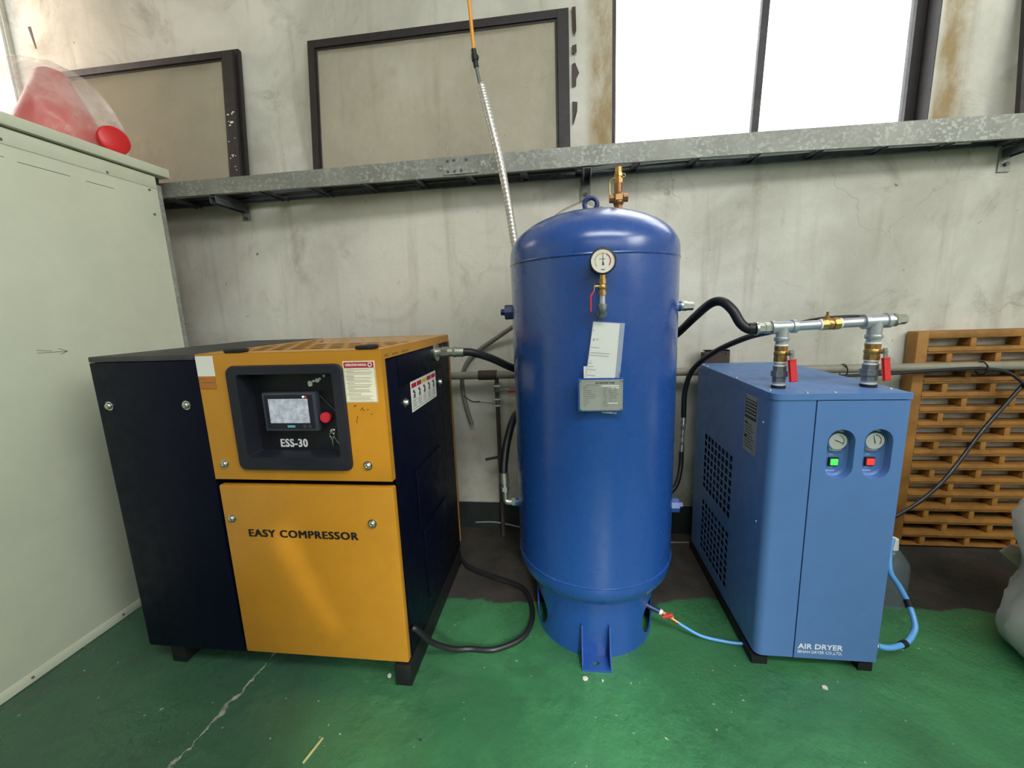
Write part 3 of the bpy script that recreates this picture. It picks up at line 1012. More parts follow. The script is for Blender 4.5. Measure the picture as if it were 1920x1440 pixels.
def arc(cx, cz, y, r0, r1, a0, a1, n=14):
    m = MB()
    for i in range(n):
        t0, t1 = math.radians(a0 + (a1 - a0) * i / n), math.radians(a0 + (a1 - a0) * (i + 1) / n)
        m.prism([(cx + r * math.sin(t), y, cz + r * math.cos(t)) for r, t in ((r0, t0), (r1, t0), (r1, t1), (r0, t1))], (0, 0.0004, 0))
    return m


arc(GX, 1.5425, GY + 0.0012, 0.0215, 0.0245, 25, 125).build('red_band', 'red_ink', pg, 0)
arc(GX, 1.5425, GY + 0.0012, 0.0220, 0.0240, -130, 20).build('yellow_band', 'yel_ink', pg, 0)
tk_ = MB()
for k in range(21):
    a = math.radians(-130 + 260 * k / 20)
    r1 = 0.0285 if k % 4 == 0 else 0.0265
    tk_.obox((GX + 0.0245 * math.sin(a), GY + 0.0014, 1.5425 + 0.0245 * math.cos(a)), (GX + r1 * math.sin(a), GY + 0.0014, 1.5425 + r1 * math.cos(a)), 0.0004, 0.0007, up=(0, 0, 1) if abs(math.cos(a)) < 0.9 else (1, 0, 0))
tk_.box(GX - 0.012, GX + 0.008, GY + 0.0012, GY + 0.0016, 1.548, 1.5492).box(GX - .006, GX + .006, GY + .0012, GY + .0016, 1.5155, 1.5175).build('scale', 'ink', pg, 0)
MB().prism([(GX - 0.0022, GY + 0.0006, 1.530), (GX - 0.0006, GY + 0.0006, 1.5425), (GX - 0.0008, GY + 0.0006, 1.569), (GX + 0.0003, GY + 0.0006, 1.569), (GX + 0.0012, GY + 0.0006, 1.5425), (GX + 0.0042, GY + 0.0006, 1.530)], (0, 0.0005, 0)).build('needle', 'ink', pg, 0)
MB().cyl((GX, GY + .0135, 1.502), (GX, GY + .0135, 1.488), 0.0095, seg=6).build('gauge_stem', 'brass', pg)
gv = MB().cyl((GX, GY + .0135, 1.488), (GX, GY + .0135, 1.474), 0.0125, seg=8).cyl((GX, GY + .0135, 1.474), (GX, GY + .0135, 1.452), 0.0105, seg=18).cyl((GX, GY + .0135, 1.452), (GX, GY + .0135, 1.438), 0.0128, seg=8)
gv.cyl((GX, GY + .0135, 1.466), (GX - 0.026, GY + .0135, 1.466), 0.0052, seg=12).ball((GX, GY + .0135, 1.463), 0.0145, (0.9, 0.9, 0.9), 2)
gvo = gv.build('gauge_valve', 'brass', tk)
MB().obox((GX - 0.025, GY + .0135, 1.468), (GX - 0.027, GY + .0135, 1.449), 0.010, 0.002, up=(1, 0, 0)).build('lever', 'zinc', gvo)
MB().obox((GX - 0.0265, GY + .0135, 1.451), (GX - 0.036, GY + .012, 1.437), 0.010, 0.0045, up=(1, 0, 0.4)).obox((GX - 0.036, GY + .012, 1.439), (GX - 0.0365, GY + .011, 1.388), 0.010, 0.0045, up=(1, 0, 0)).build('lever_grip', 'red', gvo)
MB().cyl((GX, GY + .0135, 1.438), (GX, GY + .0135, 1.410), 0.0095, seg=16).build('nipple', 'gpipe', gvo)
MB().cyl((GX, GY + .0135, 1.411), (GX, GY + .0135, 1.404), 0.0155, seg=20).tube([(GX, GY + .0135, 1.406), (GX, GY + .0140, 1.394), (GX, GY + .022, 1.384), (GX, GY + .034, 1.381)], 0.0135, 16, 5).cyl((GX, GY + .034, 1.381), (GX, GY + .042, 1.381), 0.0165, seg=20).cyl((GX, GY + .042, 1.381), (GX, GY + .065, 1.381), 0.011, seg=16).build('elbow', 'cast', tk)
# name plate on a standoff bracket
PLY = -1.085
hb = MB().box(0.045, 0.198, PLY, PLY + 0.003, 1.050, 1.167, 0.001).box(0.050, 0.056, PLY + .003, -1.045, 1.06, 1.15).box(0.187, 0.193, PLY + .003, -1.04, 1.06, 1.15).box(0.186, 0.191, PLY + 0.003, PLY + 0.006, 1.16, 1.185).build('plate_holder', 'tank', tk, 20)
npl = MB().box(0.051, 0.194, PLY - 0.0015, PLY, 1.055, 1.161, 0.0006).build('name_plate', 'silver', tk, 20)
text('plate_heading', 'AIR RECEIVER TANK', 'ink', npl, (0.103, 0.168, 1.1475, 1.1535), bold=0.02, plane=PLY - 0.0018)
pl = MB()
for a in ((0.055, 0.190, 1.0585, 1.0593), (0.055, 0.190, 1.1568, 1.1576), (0.055, 0.0558, 1.0585, 1.1576), (0.1892, 0.190, 1.0585, 1.1576)):
    pl.box(a[0], a[1], PLY - 0.0019, PLY - 0.0014, a[2], a[3])
for k, w in enumerate((.016, .010, .028, .026, .038, .043, .040, .018, .024, .018, .010)):
    zz = 1.137 - 0.0066 * k
    pl.box(0.063, 0.063 + w, PLY - 0.0019, PLY - 0.0014, zz, zz + 0.0026)
    if k > 0:
        pl.box(0.122, 0.182, PLY - 0.0019, PLY - 0.0014, zz - 0.0012, zz - 0.0007)
        for q in range(r_.randint(1, 3)):
            a = 0.126 + 0.018 * q + 0.008 * r_.random()
            pl.box(a, a + 0.006 + 0.008 * r_.random(), PLY - 0.0019, PLY - 0.0014, zz, zz + 0.0026)
pl.box(0.072, 0.115, PLY - 0.0019, PLY - 0.0014, 1.1425, 1.1455)
pl.build('plate_print', 'grey_ink', npl, 0)['kind'] = 'stuff'
bl_ = MB()
for a in ((0.124, 0.182, 1.1385), (0.152, 0.182, 1.1315), (0.146, 0.178, 1.079)):
    bl_.box(a[0], a[1], PLY - 0.0017, PLY - 0.0014, a[2], a[2] + 0.0032)
bl_.build('blank_field', 'white', npl, 0)
for x, z in ((0.0545, 1.0585), (0.1905, 1.0585), (0.0545, 1.1575), (0.1905, 1.1575)):
    MB().cyl((x, PLY - 0.0016, z), (x, PLY - 0.004, z), 0.003, seg=12).build('rivet', 'steel', npl)
# ports
MB().cyl((TX - R + 0.012, TY, 1.394), (TX - R - 0.032, TY, 1.394), 0.030, seg=8).cyl((TX - R - 0.030, TY, 1.394), (TX - R - 0.050, TY, 1.395), 0.013, seg=4).build('port_plug', 'tank_dark', tk, 20)
pr = MB().cyl((TX + R - 0.012, TY, 1.394), (TX + R + 0.018, TY, 1.394), 0.021, seg=20).build('port_coupling', 'tank', tk)
MB().cyl((TX + R + 0.018, TY, 1.394), (TX + R + 0.026, TY, 1.394), 0.019, seg=18).cyl((TX + R + 0.026, TY, 1.394), (TX + R + 0.042, TY, 1.393), 0.020, seg=6).cyl((TX + R + 0.042, TY, 1.393), (TX + R + 0.066, TY, 1.392), 0.017, seg=6).build('hex_plug', 'zinc', pr, 20)
MB().cyl((TX + R - 0.012, TY, 0.545), (TX + R + 0.036, TY, 0.545), 0.031, seg=8).cyl((TX + R + 0.036, TY, 0.545), (TX + R + 0.054, TY, 0.546), 0.013, seg=4).build('port_plug', 'tank', tk, 20)
pl2 = MB().cyl((TX - R + 0.012, TY, 0.545), (TX - R - 0.018, TY, 0.545), 0.019, seg=20).build('port_coupling', 'tank', tk)
MB().cyl((TX - R - 0.018, TY, 0.545), (TX - R - 0.034, TY, 0.545), 0.019, seg=6).tube([(TX - R - 0.030, TY, 0.545), (TX - R - 0.055, TY, 0.545), (-0.273, TY + .003, 0.556), (-0.273, TY + 0.006, 0.585)], 0.014, 14, 4).build('elbow', 'zinc', pl2)
# drain line out of the right access hole
dr = MB().cyl((0.25, -0.765, 0.128), (0.400, -0.806, 0.078), 0.011, seg=14).build('drain_pipe', 'tank_dark', tk)
da = Vector((0.400, -0.806, 0.078))
db = Vector((0.475, -0.838, 0.052))
dd = (db - da).normalized()
L = lambda t: da + dd * t
MB().cyl(L(0), L(0.012), 0.0125, seg=16).build('thread_tape', 'tape', dr)
MB().cyl(L(0.012), L(0.030), 0.012, seg=6).cyl(L(0.030), L(0.044), 0.010, seg=14).cyl(L(0.044), L(0.058), 0.0125, seg=6).cyl(L(0.058), L(0.068), 0.009, seg=14).cyl(L(0.068), L(0.082), 0.0105, 0.007, seg=10).build('drain_valve', 'brass', dr)
MB().cyl(L(0.033) + Vector((0, -0.004, 0.006)), L(0.033) + Vector((0.0, -0.012, 0.020)), 0.005, seg=12).obox(L(0.045) + Vector((0.006, -0.014, 0.024)), L(0.018) + Vector((-0.006, -0.024, 0.004)), 0.008, 0.014, up=(0, -1, 1), bev=0.003).build('valve_handle', 'red', dr)
dh = MB().tube([L(0.080), L(0.11) + Vector((0, 0, -.003)), (0.56, -0.862, 0.016), (0.64, -0.874, 0.008), (0.70, -0.884, 0.010), (0.760, -0.890, 0.020)], 0.0062, 10, 8).build('drain_hose', 'blue_tube')
tag(dh, 'thin sky blue drain tube on the floor from tank valve to under the dryer', 'hose')

# papers tucked behind the name plate
cf = thing('certificate', 'folded white printed certificate in a clear sleeve behind the tank name plate', 'paper', (0.13, -1.07, 1.03))


def quad(ps, y, t):
    return [(p[0], y + 0.0 * i, p[1]) for i, p in enumerate(ps)]


CY = -1.074
MB().prism(quad([(0.0985, 1.353), (0.184, 1.345), (0.160, 1.042), (0.128, 1.046), (0.074, 1.16)], CY, 0), (0, 0.0012, 0)).build('sheet', 'white', cf, 0)
MB().prism(quad([(0.066, 1.205), (0.080, 1.206), (0.080, 1.15), (0.066, 1.15)], CY + 0.004, 0), (0, 0.001, 0)).build('sheet', 'white', cf, 0)
MB().prism(quad([(0.0975, 1.356), (0.200, 1.346), (0.175, 1.040), (0.126, 1.044), (0.070, 1.16)], CY - 0.0028, 0), (0, 0.0006, 0)).build('sleeve', 'sleeve', cf, 0)
rt = Matrix.Rotation(math.radians(-8), 2)
text('certificate_heading', '증 서', 'ink', cf, (0.096, 0.114, 1.291, 1.299), bold=0.02, plane=CY - 0.0006)
ln = MB()
for (x, z, w, h) in ((.090, 1.270, .028, .003), (.089, 1.252, .062, .0032), (.088, 1.2435, .060, .0032), (.087, 1.224, .004, .004), (.081, 1.217, .012, .003), (.080, 1.206, .018, .003), (.079, 1.196, .028, .003), (.086, 1.188, .004, .003), (.078, 1.176, .026, .003), (.0975, 1.326, .004, .005)):
    ln.obox((x, CY - 0.0004, z), (x + w, CY - 0.0004, z - w * 0.10), 0.0006, h * 0.6)
ln.build('fine_print', 'ink', cf, 0)['kind'] = 'stuff'

# ------------------------------------------------------------------ dryer
dy = thing('air_dryer', 'cornflower blue refrigerated air dryer cabinet with two gauges, right of the tank', 'dryer', (0.935, -0.56, 0))
DX0, DX1, DF, DB = 0.722, 1.150, -0.975, -0.155
MB().box(DX0 + .012, DX1 - .01, DF + .02, DB - .01, 0.030, 0.044).box(DX0 - .008, DX0 + .05, DF + .005, DB, 0.0, 0.034).box(DX1 - .055, DX1 - .006, DF + .004, DB, 0.0, 0.034).build('base_frame', 'dark', dy, 0)
DZ0, DZ1 = 0.044, 1.060
MB().box(DX0 + .022, DX1 - .012, DF + .075, DB - .01, DZ0 + .002, DZ1 - .004).build('inner_case', 'dark', dy, 0)
# left flank with its two grilles
vy0, vy1 = -0.662, -0.294
ncol, nrow = 8, 8


def flank_cuts():
    us = [DF + 0.034]
    g = []
    cw = (vy1 - vy0) / ncol
    for k in range(ncol):
        us += [vy0 + k * cw, vy0 + k * cw + cw * 0.74]
    us.append(DB)
    vs = [DZ0]
    for (a, b) in ((0.102, 0.385), (0.446, 0.748)):
        ch_ = (b - a) / nrow
        for k in range(nrow):
            vs += [a + k * ch_, a + k * ch_ + ch_ * 0.76]
    vs.append(DZ1)
    return us, vs


us, vs = flank_cuts()
MB().grid(us, vs, lambda i, j: not (i % 2 == 1 and j % 2 == 1), lambda u, v: (DX0, u, v), (0.002, 0, 0)).build('side_panel', 'dryer', dy, 0)
MB().box(DX1 - 0.003, DX1, DF + 0.034, DB, DZ0, DZ1).build('side_panel', 'dryer', dy, 0)
MB().box(DX0 + .002, DX1 - .003, DB - 0.002, DB, DZ0, DZ1).build('back_panel', 'dryer', dy, 0)
# front left panel with a rounded corner
pf = [(DX0, DF + 0.034)]
for i in range(9):
    t = PI + PI / 2 * i / 8
    pf.append((DX0 + 0.030 + 0.030 * math.cos(t), DF + 0.030 + 0.030 * math.sin(t)))
pf += [(0.8585, DF), (0.8585, DF + 0.02), (DX0 + 0.03, DF + 0.02), (DX0 + 0.016, DF + 0.034)]
MB().prism([(x, y, DZ0) for x, y in pf], (0, 0, DZ1 - DZ0)).build('front_panel', 'dryer', dy, 40)
# door with two stadium pockets
PK = ((0.9505, 0.772, 0.955), (1.0680, 0.774, 0.957))
dfz = DF - 0.001
door = MB().holed([(0.8625, DZ0), (DX1, DZ0), (DX1, DZ1 - .003), (0.8625, DZ1 - .003)], [stadium(cx, a, b, 0.0445) for cx, a, b in PK], (0, 0.003, 0), lambda u, v: (u, dfz, v))
door.box(DX1 - 0.003, DX1, dfz + 0.003, DF + 0.034, DZ0, DZ1 - .003).box(0.8625, 0.8655, dfz + .003, DF + .02, DZ0, DZ1 - .003)
dro = door.build('front_door', 'dryer', dy, 30)
for (cx, a, b), nm_ in zip(PK, ('green', 'red')):
    s0 = stadium(cx, a, b, 0.0445)
    s1 = stadium(cx, a + .003, b - .003, 0.0415)
    s2 = stadium(cx, a + .010, b - .010, 0.0345)
    pk = MB().loft([[(x, dfz + .0005, z) for x, z in s0], [(x, dfz + 0.028, z) for x, z in s1], [(x, dfz + 0.034, z) for x, z in s2]])
    pk.prism([(x, dfz + 0.034, z) for x, z in s2], (0, 0.002, 0))
    pko = pk.build('gauge_pocket', 'dryer', dro, 30)
    gz = b - 0.047
    gx = cx - 0.002
    ga = MB().lathe([(0, 0.018), (0.030, 0.018), (0.0345, 0.014), (0.0355, 0.008), (0.033, 0.0), (0.0295, -0.003), (0.0285, 0.0005), (0, 0.0005)], (gx, dfz + 0.017, gz), (0, 1, 0), 40).build('panel_gauge', 'chrome', dy, 40)
    MB().cyl((gx, dfz + 0.0175, gz), (gx, dfz + 0.0165, gz), 0.0286, seg=40).build('dial', 'dial_grey', ga)
    arc(gx, gz, dfz + 0.0158, 0.0195, 0.0215, 10 if nm_ == 'green' else 0, 130).build('scale', 'ink', ga, 0)
    a_ = math.radians(115 if nm_ == 'green' else -15)
    dx_, dz_ = math.sin(a_), math.cos(a_)
    MB().prism([(gx + dx_ * .019 - dz_ * .0006, dfz + .0154, gz + dz_ * .019 + dx_ * .0006), (gx + dx_ * .019 + dz_ * .0006, dfz + .0154, gz + dz_ * .019 - dx_ * .0006), (gx - dx_ * .010 + dz_ * .0014, dfz + .0154, gz - dz_ * .010 - dx_ * .0014), (gx - dx_ * .010 - dz_ * .0014, dfz + .0154, gz - dz_ * .010 + dx_ * .0014)], (0, 0.0004, 0)).build('needle', 'ink', ga, 0)
    for s_ in (1, -1):
        MB().prism([(gx + (0.0335 + .006 * q) * math.sin(t) * 1.0, dfz + 0.026, gz + s_ * (0.0335 + .006 * q) * math.cos(t)) for q, t in [(0, math.radians(v)) for v in range(-35, 36, 7)] + [(1, math.radians(v)) for v in range(35, -36, -7)]], (0, 0.004, 0)).build('gauge_clamp', 'white', ga, 0)  # clamp crescents coloured white to carry the chrome's bright reflection
    sw = MB().box(gx - 0.016, gx + 0.016, dfz + 0.026, dfz + 0.0345, a + 0.040, a + 0.072, 0.002).build('rocker_switch', 'dark', dy)
    MB().box(gx - 0.0115, gx + 0.0125, dfz + 0.022, dfz + 0.027, a + 0.044, a + 0.067, 0.002).build('lit_rocker', nm_ + '_lamp', sw)
    pr_ = MB()
    for (u, v, w, h) in ((-0.030, 0.094, 0.058, 0.0045), (-0.012, 0.079, 0.016, 0.004), (-0.012, 0.031, 0.016, 0.004), (-0.020, 0.018, 0.030, 0.0055)):
        n = int(w / 0.005)
        for q in range(n):
            pr_.box(gx + u + q * 0.005, gx + u + q * 0.005 + 0.0036, dfz + 0.0335, dfz + 0.0341, a + v, a + v + h)
    pr_.build('pocket_print', 'pale_ink', dro, 0)['kind'] = 'stuff'
# cap
MB().prism([(x, y, 1.0605) for x, y in ([(DX0 - .003, DB + .002), (DX0 - .003, DF + .026)] + [(DX0 + .029 + .032 * math.cos(PI + PI / 2 * i / 6), DF + .028 + .032 * math.sin(PI + PI / 2 * i / 6)) for i in range(7)] + [(DX1 + .003, DF - .004), (DX1 + .003, DB + .002)])], (0, 0, 0.0215)).build('top_cover', 'dryer', dy, 40)
s0 = MB().lathe([(0, 0), (0.006, 0), (0.0055, 0.002), (0.003, 0.0035), (0, 0.0035)], (0, 0, 0), (0, 0, 1), 14).build('screw', 'steel', dy, 40, origin=(0, 0, 0))
scr = [(0.836, -0.958, 1.082), (0.926, -0.958, 1.082), (0.742, -0.90, 1.082), (1.138, -0.90, 1.082), (0.735, -0.62, 1.082), (0.733, -0.26, 1.082), (0.733, -0.20, 1.082)]
for i, p in enumerate(scr):
    if i == 0:
        s0.location = Vector(p) - wloc(dy)
    else:
        inst(s0, p, dy)
s1 = MB().lathe([(0, 0), (0.006, 0), (0.0055, 0.002), (0.003, 0.0035), (0, 0.0035)], (DX0, -0.908, 0.962), (-1, 0, 0), 14).build('screw', 'steel', dy)
inst(s1, (DX0 - 0.00175, -0.908, 0.57), dy)
# label on the flank
lb = MB().box(DX0 - 0.0012, DX0, -0.862, -0.755, 0.812, 1.040).build('spec_label', 'silver', dy, 0)
lb['label'] = 'grey specification sticker'
ln = MB()
ln.box(DX0 - .0016, DX0 - .0011, -0.858, -0.759, 0.948, 0.954)
for k in range(6):
    zz = 0.955 + k * 0.013
    ln.box(DX0 - .0016, DX0 - .0011, -0.857, -0.760, zz, zz + (0.006 if k not in (5, 0) else 0.004))
ln.box(DX0 - .0016, DX0 - .0011, -0.857, -0.854, 0.95, 1.036).box(DX0 - .0016, DX0 - .0011, -0.763, -0.760, 0.95, 1.036)
for k in range(9):
    zz = 0.832 + k * 0.0115
    ln.box(DX0 - .0016, DX0 - .0011, -0.765 - 0.08 + 0.01 * (k % 3), -0.765, zz, zz + 0.0025)
for zz in (0.925, 0.868):
    ln.box(DX0 - .0016, DX0 - .0011, -0.785, -0.765, zz, zz + 0.008)
ln.build('label_print', 'ink', lb, 0)['kind'] = 'stuff'
text('dryer_lettering', 'AIR DRYER', 'white_ink', dy, (0.873, 1.032, 0.085, 0.107), bold=0.02, plane=dfz - 0.0004)
text('maker_lettering', 'SEHAN DRYER CO.,LTD.', 'white_ink', dy, (0.873, 1.031, 0.064, 0.078), bold=0.0, plane=dfz - 0.0004)
MB().cyl((DX1, -0.95, 0.098), (DX1 + 0.016, -0.952, 0.096), 0.0085, seg=14).build('drain_port', 'white', dy)

# bypass pipe work standing on the dryer
mf = thing('bypass_pipework', 'galvanised bypass pipe manifold with brass valves standing on top of the dryer', 'pipework', (0.94, -0.86, 1.083))
MY = -0.86
RX = (0.788, 1.092)
TZ = (1.306, 1.317)


def slopez(x):
    return TZ[0] + (TZ[1] - TZ[0]) * (x - RX[0]) / (RX[1] - RX[0])


def hx(x0, x1, r, seg=20):
    return ((x0, MY, slopez(x0)), (x1, MY, slopez(x1)), r, None, seg)


for i, (x, tz) in enumerate(zip(RX, TZ)):
    k = 1.0 if i == 0 else 1.07
    MB().cyl((x, MY, 1.0825), (x, MY, 1.092), 0.0235 * k, seg=24).build('grommet', 'dark', mf)
    MB().cyl((x, MY, 1.092), (x, MY, 1.104), 0.0215 * k, seg=24).cyl((x, MY, 1.100), (x, MY, 1.106), 0.0195 * k, seg=24).build('nipple', 'gpipe', mf)
    MB().cyl((x, MY, 1.106), (x, MY, 1.128), 0.0225 * k, seg=8).cyl((x, MY, 1.126), (x, MY, 1.146), 0.0285 * k, seg=8).cyl((x, MY, 1.146), (x, MY, 1.164), 0.0225 * k, seg=8).build('pipe_union', 'cast', mf, 20)
    MB().cyl((x, MY, 1.094), (x, MY, 1.0985), 0.0222 * k, seg=24).cyl((x, MY, 1.164), (x, MY, 1.169), 0.0205 * k, seg=24).cyl((x, MY, 1.176), (x, MY, 1.181), 0.0205 * k, seg=24).cyl((x, MY, 1.238), (x, MY, 1.244), 0.0208 * k, seg=24).cyl((x, MY, 1.254), (x, MY, 1.259), 0.0208 * k, seg=24).build('thread_tape', 'tape', mf)
    MB().cyl((x, MY, 1.164), (x, MY, 1.181), 0.0190 * k, seg=20).build('nipple', 'gpipe', mf)
    MB().cyl((x, MY, 1.236), (x, MY, 1.262), 0.0195 * k, seg=20).build('nipple', 'gpipe', mf)
    bv = MB().cyl((x, MY, 1.181), (x, MY, 1.198), 0.0225 * k, seg=8).cyl((x, MY, 1.198), (x, MY, 1.224), 0.0205 * k, seg=20).cyl((x, MY, 1.224), (x, MY, 1.238), 0.0225 * k, seg=8).ball((x, MY, 1.210), 0.0235 * k, (1, 1, 0.9), 2)
    bv.cyl((x, MY, 1.212), (x + 0.020, MY - 0.026, 1.212), 0.009, seg=12)
    bvo = bv.build('ball_valve', 'brass', mf)
    hp = Vector((x + 0.021, MY - 0.0275, 1.212))
    dn = Vector((0.42, -0.90, 0)).normalized()
    MB().cyl(hp, hp + dn * 0.009, 0.0065, seg=6).build('stem_nut', 'zinc', bvo, 20)
    MB().obox(hp + dn * 0.002 + Vector((0, 0, 0.012)), hp + dn * 0.006 + Vector((0, 0, -0.030)), 0.017, 0.003, up=dn).build('lever', 'steel', bvo)
    MB().obox(hp + dn * 0.006 + Vector((0, 0, -0.024)), hp + dn * 0.012 + Vector((0.004, -0.002, -0.098)), 0.025, 0.009, up=dn, bev=0.003).build('lever_grip', 'red', bvo)
    # tee
    te = MB().cyl((x, MY, 1.256), (x, MY, 1.270), 0.0245 * k, seg=24, bev=0.002).cyl((x, MY, 1.268), (x, MY, tz), 0.0205 * k, seg=24)
    te.cyl(*hx(x - 0.036, x + 0.040, 0.0205 * k, 24))
    for a, b in ((-0.040, -0.028), (0.030, 0.044)):
        te.cyl(*hx(x + a, x + b, 0.0245 * k, 24))
    te.build('pipe_tee', 'gpipe', mf)
MB().cyl(*hx(RX[0] + 0.044, 0.915, 0.0168)).build('pipe', 'gpipe', mf)
MB().cyl(*hx(0.972, RX[1] - 0.040, 0.0168)).build('pipe', 'gpipe', mf)
bv = MB().cyl(*hx(0.914, 0.934, 0.0205, 8)).cyl(*hx(0.934, 0.954, 0.0185, 18)).cyl(*hx(0.954, 0.974, 0.0215, 8))
bv.ball((0.943, MY, slopez(0.943)), 0.0215, (1, 1, 1), 2).cyl((0.934, MY, 1.325), (0.934, MY, 1.343), 0.0075, seg=10)
bvo = bv.build('ball_valve', 'brass', mf)
MB().cyl((0.934, MY, 1.343), (0.934, MY, 1.355), 0.004, seg=8).build('valve_stem', 'bronze', bvo)
MB().cyl(*hx(0.909, 0.914, 0.0195)).cyl(*hx(0.974, 0.979, 0.0195)).build('thread_tape', 'tape', mf)
MB().cyl(*hx(RX[1] + 0.047, RX[1] + 0.058, 0.018, 20)).cyl(*hx(RX[1] + 0.058, RX[1] + 0.068, 0.023, 6)).cyl(*hx(RX[1] + 0.068, RX[1] + 0.094, 0.0175, 6)).build('end_plug', 'zinc', mf, 20)
MB().cyl(*hx(RX[0] - 0.062, RX[0] - 0.040, 0.021, 6)).cyl(*hx(RX[0] - 0.086, RX[0] - 0.062, 0.019, 6)).build('hose_adaptor', 'zinc', mf, 20)

h2 = thing('air_hose', 'thick black hose arching from the pipework down behind the tank', 'hose', (0.66, -0.85, 1.31))
MB().tube([(0.694, MY, 1.3025), (0.672, -0.855, 1.303), (0.648, -0.845, 1.325), (0.626, -0.825, 1.372), (0.600, -0.79, 1.404), (0.574, -0.74, 1.398), (0.553, -0.62, 1.345), (0.516, -0.50, 1.270), (0.43, -0.40, 1.17), (0.30, -0.36, 1.08), (0.20, -0.39, 1.05), (0.15, -0.415, 1.05)], 0.0175, 14, 8).build('hose', 'rubber', h2)
MB().cyl((0.676, -0.8555, 1.3025), (0.694, MY, 1.3025), 0.0215, seg=20).build('ferrule', 'rubber', h2)
MB().cyl((0.694, MY, 1.3025), (0.702, MY, 1.3028), 0.024, seg=20).build('hose_nut', 'zinc', h2, 20)

h3 = thing('air_hose', 'black hose falling behind the dryer to the low back of the tank', 'hose', (0.65, -0.2, 0.4))
MB().tube([(1.092, -0.835, 1.322), (1.05, -0.80, 1.326), (0.96, -0.75, 1.318), (0.885, -0.62, 1.280), (0.835, -0.45, 1.238), (0.750, -0.30, 1.158), (0.682, -0.20, 1.059), (0.652, -0.175, 0.946), (0.645, -0.185, 0.84), (0.644, -0.19, 0.79)], 0.0135, 12, 8).build('hose', 'rubber', h3)
MB().tube([(0.628, -0.23, 0.61), (0.618, -0.26, 0.53), (0.58, -0.32, 0.45), (0.50, -0.36, 0.40), (0.36, -0.40, 0.40), (0.30, -0.45, 0.41)], 0.0125, 12, 8).build('hose', 'rubber', h3)
jp = [Vector((0.644, -0.19, 0.79)), Vector((0.628, -0.23, 0.61))]
jd = jp[1] - jp[0]
cj = MB()
for a, b, r, sg in ((0, .18, .0155, 16), (.18, .24, .011, 12), (.24, .36, .0155, 6), (.36, .50, .009, 12), (.50, .58, .013, 6), (.58, .72, .009, 12), (.72, .80, .0135, 6), (.80, 1.0, .0145, 16)):
    cj.cyl(jp[0] + jd * a, jp[0] + jd * b, r, seg=sg)
cj.build('hose_joiner', 'zinc', h3, 20)

# ------------------------------------------------------------------ cable tray and its brackets
ty_ = [(-2.62, -0.285, 2.088, 2.160), (-2.135, -0.262, 2.095, 2.172), (-1.02, -0.212, 2.104, 2.194), (-0.575, -0.194, 2.109, 2.204)]
ty2 = [(-0.575, -0.192, 2.108, 2.204), (0.254, -0.182, 2.112, 2.206), (1.0, -0.156, 2.114, 2.211), (1.85, -0.136, 2.102, 2.206), (2.95, -0.12, 2.085, 2.19)]
ct = thing('cable_tray', 'long galvanised ladder cable tray carried on brackets along the wall', 'cable tray', (0.0, -0.12, 2.10))


def rail(pts, t):
    m = MB()
    L_ = [(x, y, z0, z1) for x, y, z0, z1 in pts]
    prof = lambda x, y, z0, z1: [(x, y, z0), (x, y, z1), (x, y + 0.018, z1), (x, y + 0.018, z1 - t), (x, y + t, z1 - t), (x, y + t, z0 + t), (x, y + 0.018, z0 + t), (x, y + 0.018, z0)]
    R_ = [[m.bm.verts.new(Vector(p)) for p in prof(*q)] for q in L_]
    for A, B in zip(R_, R_[1:]):
        for i in range(8):
            j = (i + 1) % 8
            m.bm.faces.new((A[i], A[j], B[j], B[i]))
    m.bm.faces.new(R_[0])
    m.bm.faces.new(R_[-1][::-1])
    return m


rail(ty_, 0.003).build('rail', 'tray', ct, 20)
rail(ty2, 0.003).build('rail', 'tray', ct, 20)
bk = MB()
bk.box(-2.62, 2.95, -0.026, -0.023, 2.100, 2.205).box(-2.62, 2.95, -0.040, -0.026, 2.100, 2.103)
bk.build('rail', 'tray_dark', ct, 0)


def fy(x):
    A = ty_ if x < -0.575 else ty2
    for p, q in zip(A, A[1:]):
        if p[0] <= x <= q[0]:
            t = (x - p[0]) / (q[0] - p[0])
            return p[1] + (q[1] - p[1]) * t, p[2] + (q[2] - p[2]) * t
    return A[-1][1], A[-1][2]


for x in [-2.5 + 0.288 * k for k in range(19)]:
    y, z = fy(x)
    MB().box(x - 0.018, x + 0.018, y + 0.004, -0.027, z + 0.003, z + 0.007).box(x - 0.018, x - 0.015, y + .004, -0.027, z - .006, z + 0.003).box(x + 0.015, x + 0.018, y + .004, -0.027, z - .006, z + 0.003).build('rung', 'tray_dark', ct, 0)
sp_ = MB().obox((-0.615, -0.1995, 2.157), (-0.43, -0.1935, 2.158), 0.003, 0.082).build('splice_plate', 'tray', ct, 0)
for x, z in ((-0.59, 2.182), (-0.555, 2.184), (-0.59, 2.130), (-0.555, 2.131), (-0.52, 2.133), (-0.49, 2.184)):
    y = -0.1995 + 0.006 * (x + 0.615) / 0.185
    MB().cyl((x, y + 0.002, z), (x, y - 0.006, z), 0.009, 0.006, seg=12).build('bolt', 'tray_dark', sp_)
for x, z in ((-0.635, 2.150), (-0.402, 2.164)):
    y, _z = fy(x)
    MB().box(x - 0.014, x + 0.014, y - 0.002, y, z - 0.014, z + 0.014).cyl((x, y - 0.002, z), (x, y - 0.010, z), 0.008, seg=6).build('bolt', 'steel', ct, 20)
